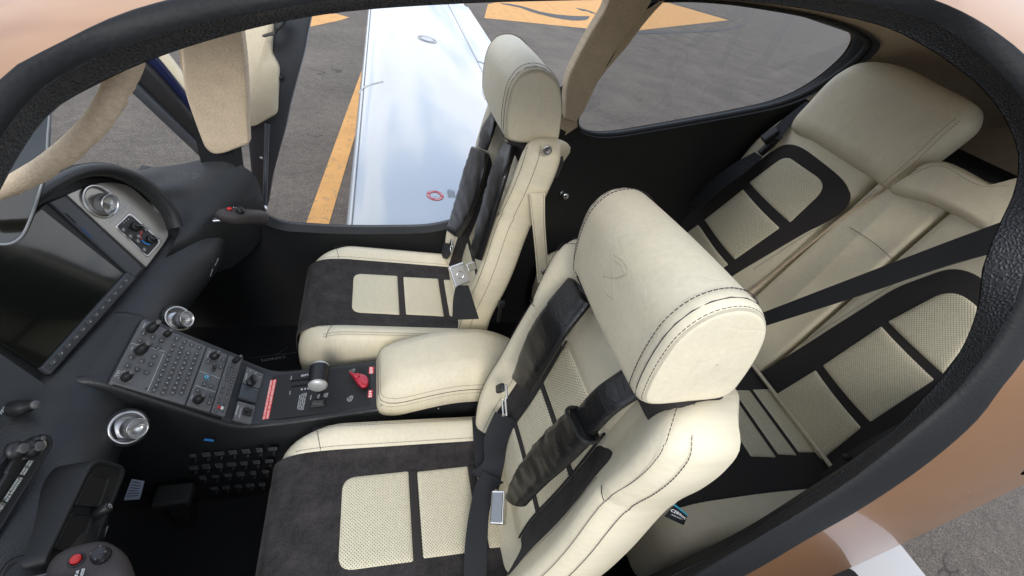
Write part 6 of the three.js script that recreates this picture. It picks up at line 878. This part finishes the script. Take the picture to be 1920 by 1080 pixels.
{ // tan pillar trim bar and sun visor at the front of the near opening
  const bar = thing('grab_bar', 'curved tan suede wrapped bar at the front of the near door opening', 'bar');
  const k = (px, py, t) => CAM.clone().addScaledVector(rayOf(px, py), t);
  const mid = spl([[262, 40, 0.00046], [243, 110, 0.00048], [222, 160, 0.0005], [188, 220, 0.00051], [138, 272, 0.00052], [70, 322, 0.00053], [0, 356, 0.00054], [-90, 385, 0.00055], [-200, 400, 0.00056]].map((p) => k(...p)), 70), w = pw([[0, 22], [0.12, 21.5], [0.25, 20.5], [0.5, 19], [0.7, 17], [1, 15]]);
  const rings = mid.map((p, i) => { const t = mid[Math.min(70, i + 1)].clone().sub(mid[Math.max(0, i - 1)]).normalize(), v = p.clone().sub(CAM), dist = v.length(), vd = v.clone().normalize(), s = t.clone().cross(vd).normalize(), u = s.clone().cross(t).normalize(), hw = w(i / 70) * 0.00051, r = []; for (let q = 0; q < 28; q++) { const a = q / 28 * 2 * Math.PI, c = Math.cos(a), sn = Math.sin(a); const ruck = c < -0.35 ? 0.0016 * noise.noise(i * 0.9, q * 0.6, 2) * (-c) : 0.0004 * noise.noise(i * 0.5, q * 0.5, 7); r.push(p.clone().addScaledVector(s, -c * (hw + ruck * 1.5)).addScaledVector(u, sn * 0.011 + ruck)); } return r; });
  part(bar, 'suede_wrap', loft(rings, { cap0: true, cap1: true }), M.tanSuede);
  const vis = thing('sun_visor', 'dark tinted sun visor hanging behind the tan suede bar', 'sun visor');
  const t0 = 0.00062, pl = [[92, 190], [90, 260], [86, 320], [62, 400], [40, 448], [8, 462], [-60, 440], [-160, 380], [-160, 180], [20, 150]].map((p) => k(p[0], p[1], t0)), nn = camBack.clone(); const c0 = pl[0], ux = camRight, uy = camUp; const out = roundPoly(pl.map((p) => { const d = p.clone().sub(c0); return [d.dot(ux), d.dot(uy)]; }), [0.01, 0.01, 0.02, 0.02, 0.02, 0.01, 0.02, 0.02, 0.02, 0.02], 0.008), z0 = 0;
  const sf = (a, b) => ({ p: c0.clone().addScaledVector(ux, a).addScaledVector(uy, b), n: nn });
  part(vis, 'tinted_pane', pad(out, sf, [[0, -0.003], [0, -0.0005], [0.0015, 0], [0.003, 0]], { fill: 3, back: true, ns: false }), M.screen);
  part(vis, 'pane_edge', tube(out.filter((_, i) => i % 3 === 0).map((p) => sf(...p).p), 0.0016, { seg: 160, sides: 6, closed: true }), phy({ color: lin(0.2, 0.21, 0.22), roughness: 0.25 }));
}
{ // far door, swung open ahead of its opening
  const d = thing('cabin_door', 'open far cabin door with cream leather trim and dark grey shell', 'door');
  const z = -0.80, P = (x, y, zz = z) => at(x, y, { z: zz }), plate = (name, px, zz, th, mat, r = 0.01, bulge = 0.006) => { const pts = px.map((p) => P(...p, zz)), o = pts[0], s = (a, b) => ({ p: V(a, b, zz), n: V(0, 0, 1) }); return part(d, name, pad(roundPoly(pts.map((p) => [p.x, p.y]), r, 0.01), s, [[0.004, -th], [0, -th * 0.8], [0, -0.008], [0.003, -0.002], [0.008, 0]], { fill: 5, puff: bulge, back: true, ns: false }), mat); };
  plate('door_shell', [[452, 20], [586, 20], [578, 60], [572, 95], [545, 195], [536, 240], [510, 330], [497, 402], [478, 402], [462, 240]], z, 0.06, M.greyTrim, 0.02, 0.004);
  plate('leather_trim', [[440, 20], [515, 20], [509, 100], [524, 127], [520, 214], [478, 238], [455, 240]], z + 0.02, 0.02, M.creamFine, 0.012, 0.008);
  part(d, 'armrest', strap([P(508, 30, z + 0.05), P(520, 60, z + 0.06), P(500, 68, z + 0.06)].map((p) => p), [P(540, 34, z + 0.05), P(530, 52, z + 0.06), P(492, 66, z + 0.06)], V(0, 0, 1), 0.03, { n: 10 }), M.trimBlack);
  const kn = part(d, 'door_pin', new THREE.SphereGeometry(0.009, 14, 10), M.knob); kn.position.copy(P(527, 145, z + 0.006)); const kn2 = part(d, 'door_pin', new THREE.SphereGeometry(0.005, 14, 10), M.satin); kn2.position.copy(P(490, 296, z + 0.01));
  part(d, 'gas_strut', tube([P(501, 232, -0.74), P(499, 300, -0.70), P(496, 388, -0.64)], 0.007, { seg: 12 }), M.greyTrim);
  const bj = part(d, 'strut_joint', new THREE.SphereGeometry(0.012, 16, 12), M.satin); bj.position.copy(P(494, 391, -0.63));
  // upper frame of the door, seen through the windshield
  const zf = -0.92, F = (x, y, zz = zf) => at(x, y, { z: zz });
  part(d, 'window_frame', strap([F(180, 80), F(235, 132), F(388, 281)], [F(180, 110), F(234, 158), F(384, 299)], V(0, 0.3, 1), 0.03, { n: 8, flat: 0.35 }), M.greyTrim);
  part(d, 'frame_seal', strap([F(220, 90, zf - 0.01), F(265, 108, zf - 0.01), F(390, 250, zf - 0.01)], [F(180, 85, zf - 0.01), F(240, 133, zf - 0.01), F(388, 281, zf - 0.01)], V(0, 0.3, 1), 0.03, { n: 8, flat: 0.35 }), M.trimBlack);
  part(d, 'painted_edge', strap([F(240, 50, zf - 0.03), F(296, 105, zf - 0.03), F(395, 235, zf - 0.03)], [F(220, 75, zf - 0.03), F(266, 112, zf - 0.03), F(392, 255, zf - 0.03)], V(0, 0.3, 1), 0.02, { n: 8, flat: 0.35 }), M.navy);
  part(d, 'frame_trim', strap([F(270, 50, zf - 0.02), F(313, 98, zf - 0.02), F(360, 160, zf - 0.02)], [F(250, 55, zf - 0.02), F(297, 105, zf - 0.02), F(358, 180, zf - 0.02)], V(0, 0.3, 1), 0.02, { n: 8, flat: 0.4 }), M.creamFine);
}
{ // far windshield post trim and the black shroud below it; rear post trim
  const t = thing('pillar_trim', 'tan fabric trim on the far windshield post above black shroud', 'trim');
  const z = -0.535, s = (a, b) => { const q = fusZ(a, b, LINER + 0.004); return { p: V(a, b, -q), n: V(0, 0, 1) }; };
  const hit = (x, y) => { const p = hitFar(x, y, LINER + 0.006); return [p.x, p.y]; };
  const t2 = thing('pillar_trim', 'tan fabric trim on the far post between door opening and rear window', 'trim'), s2 = (a, b) => { const q = fusZ(a, b, LINER + 0.012); return { p: V(a, b, -q), n: V(0, 0, 1) }; }, hit2 = (x, y) => { const p = hitFar(x, y, LINER + 0.02); return [p.x, p.y]; };
  part(t2, 'fabric', pad(roundPoly([[1058, 223], [1062, 150], [1140, 13], [1152, -30], [1235, -30], [1224, 10], [1174, 67], [1094, 212], [1079, 230]].map((p) => hit2(...p)), [0.004, 0.03, 0.03, 0.01, 0.01, 0.03, 0.05, 0.02, 0.006], 0.008), s2, [[0, -0.025], [0, 0.004], [0.003, 0.010], [0.008, 0.012]], { fill: 4, ns: false }), M.tanSuede);
  part(t, 'fabric', pad(roundPoly([[335, 60], [345, 165], [366, 225], [385, 275], [400, 288], [420, 286], [468, 268], [466, 220], [455, 60], [452, 20], [335, 20]].map((p) => hit(...p)), [0.01, 0.05, 0.1, 0.03, 0.02, 0.03, 0.004, 0.02, 0.02, 0.01, 0.01], 0.008), s, [[0, -0.02], [0, 0.006], [0.003, 0.012], [0.009, 0.014]], { fill: 5, ns: false }), M.tanSuede);
}
{ // faint pressed emblem on the near headrest
  const head = seatNear.seat.children.find((c) => c.name === 'headrest'); const rc = new THREE.Raycaster(); head.updateMatrixWorld(true); head.material.side = THREE.DoubleSide;
  const hit = (px, py) => { rc.set(CAM, rayOf(px, py).normalize()); const h = rc.intersectObject(head, false)[0]; return h ? h.point.addScaledVector(camBack, 0.0004) : null; };
  const L = [[[1146, 472], [1150, 520], [1152, 568]], [[1150, 478], [1168, 490], [1177, 512], [1154, 524]], [[1152, 488], [1164, 498], [1170, 513]], [[1136, 508], [1128, 530], [1138, 552], [1150, 560]], [[1132, 518], [1150, 522], [1176, 514]]];
  const g = L.map((l) => l.map((p) => hit(...p)).filter(Boolean)).filter((l) => l.length > 1).map((l) => tube(l, 0.0005, { seg: 24, sides: 6 }));
  if (g.length) part(seatNear.seat, 'pressed_emblem', g, M.creamFine);
  head.material.side = THREE.FrontSide;
}
renderer.render(scene, camera);
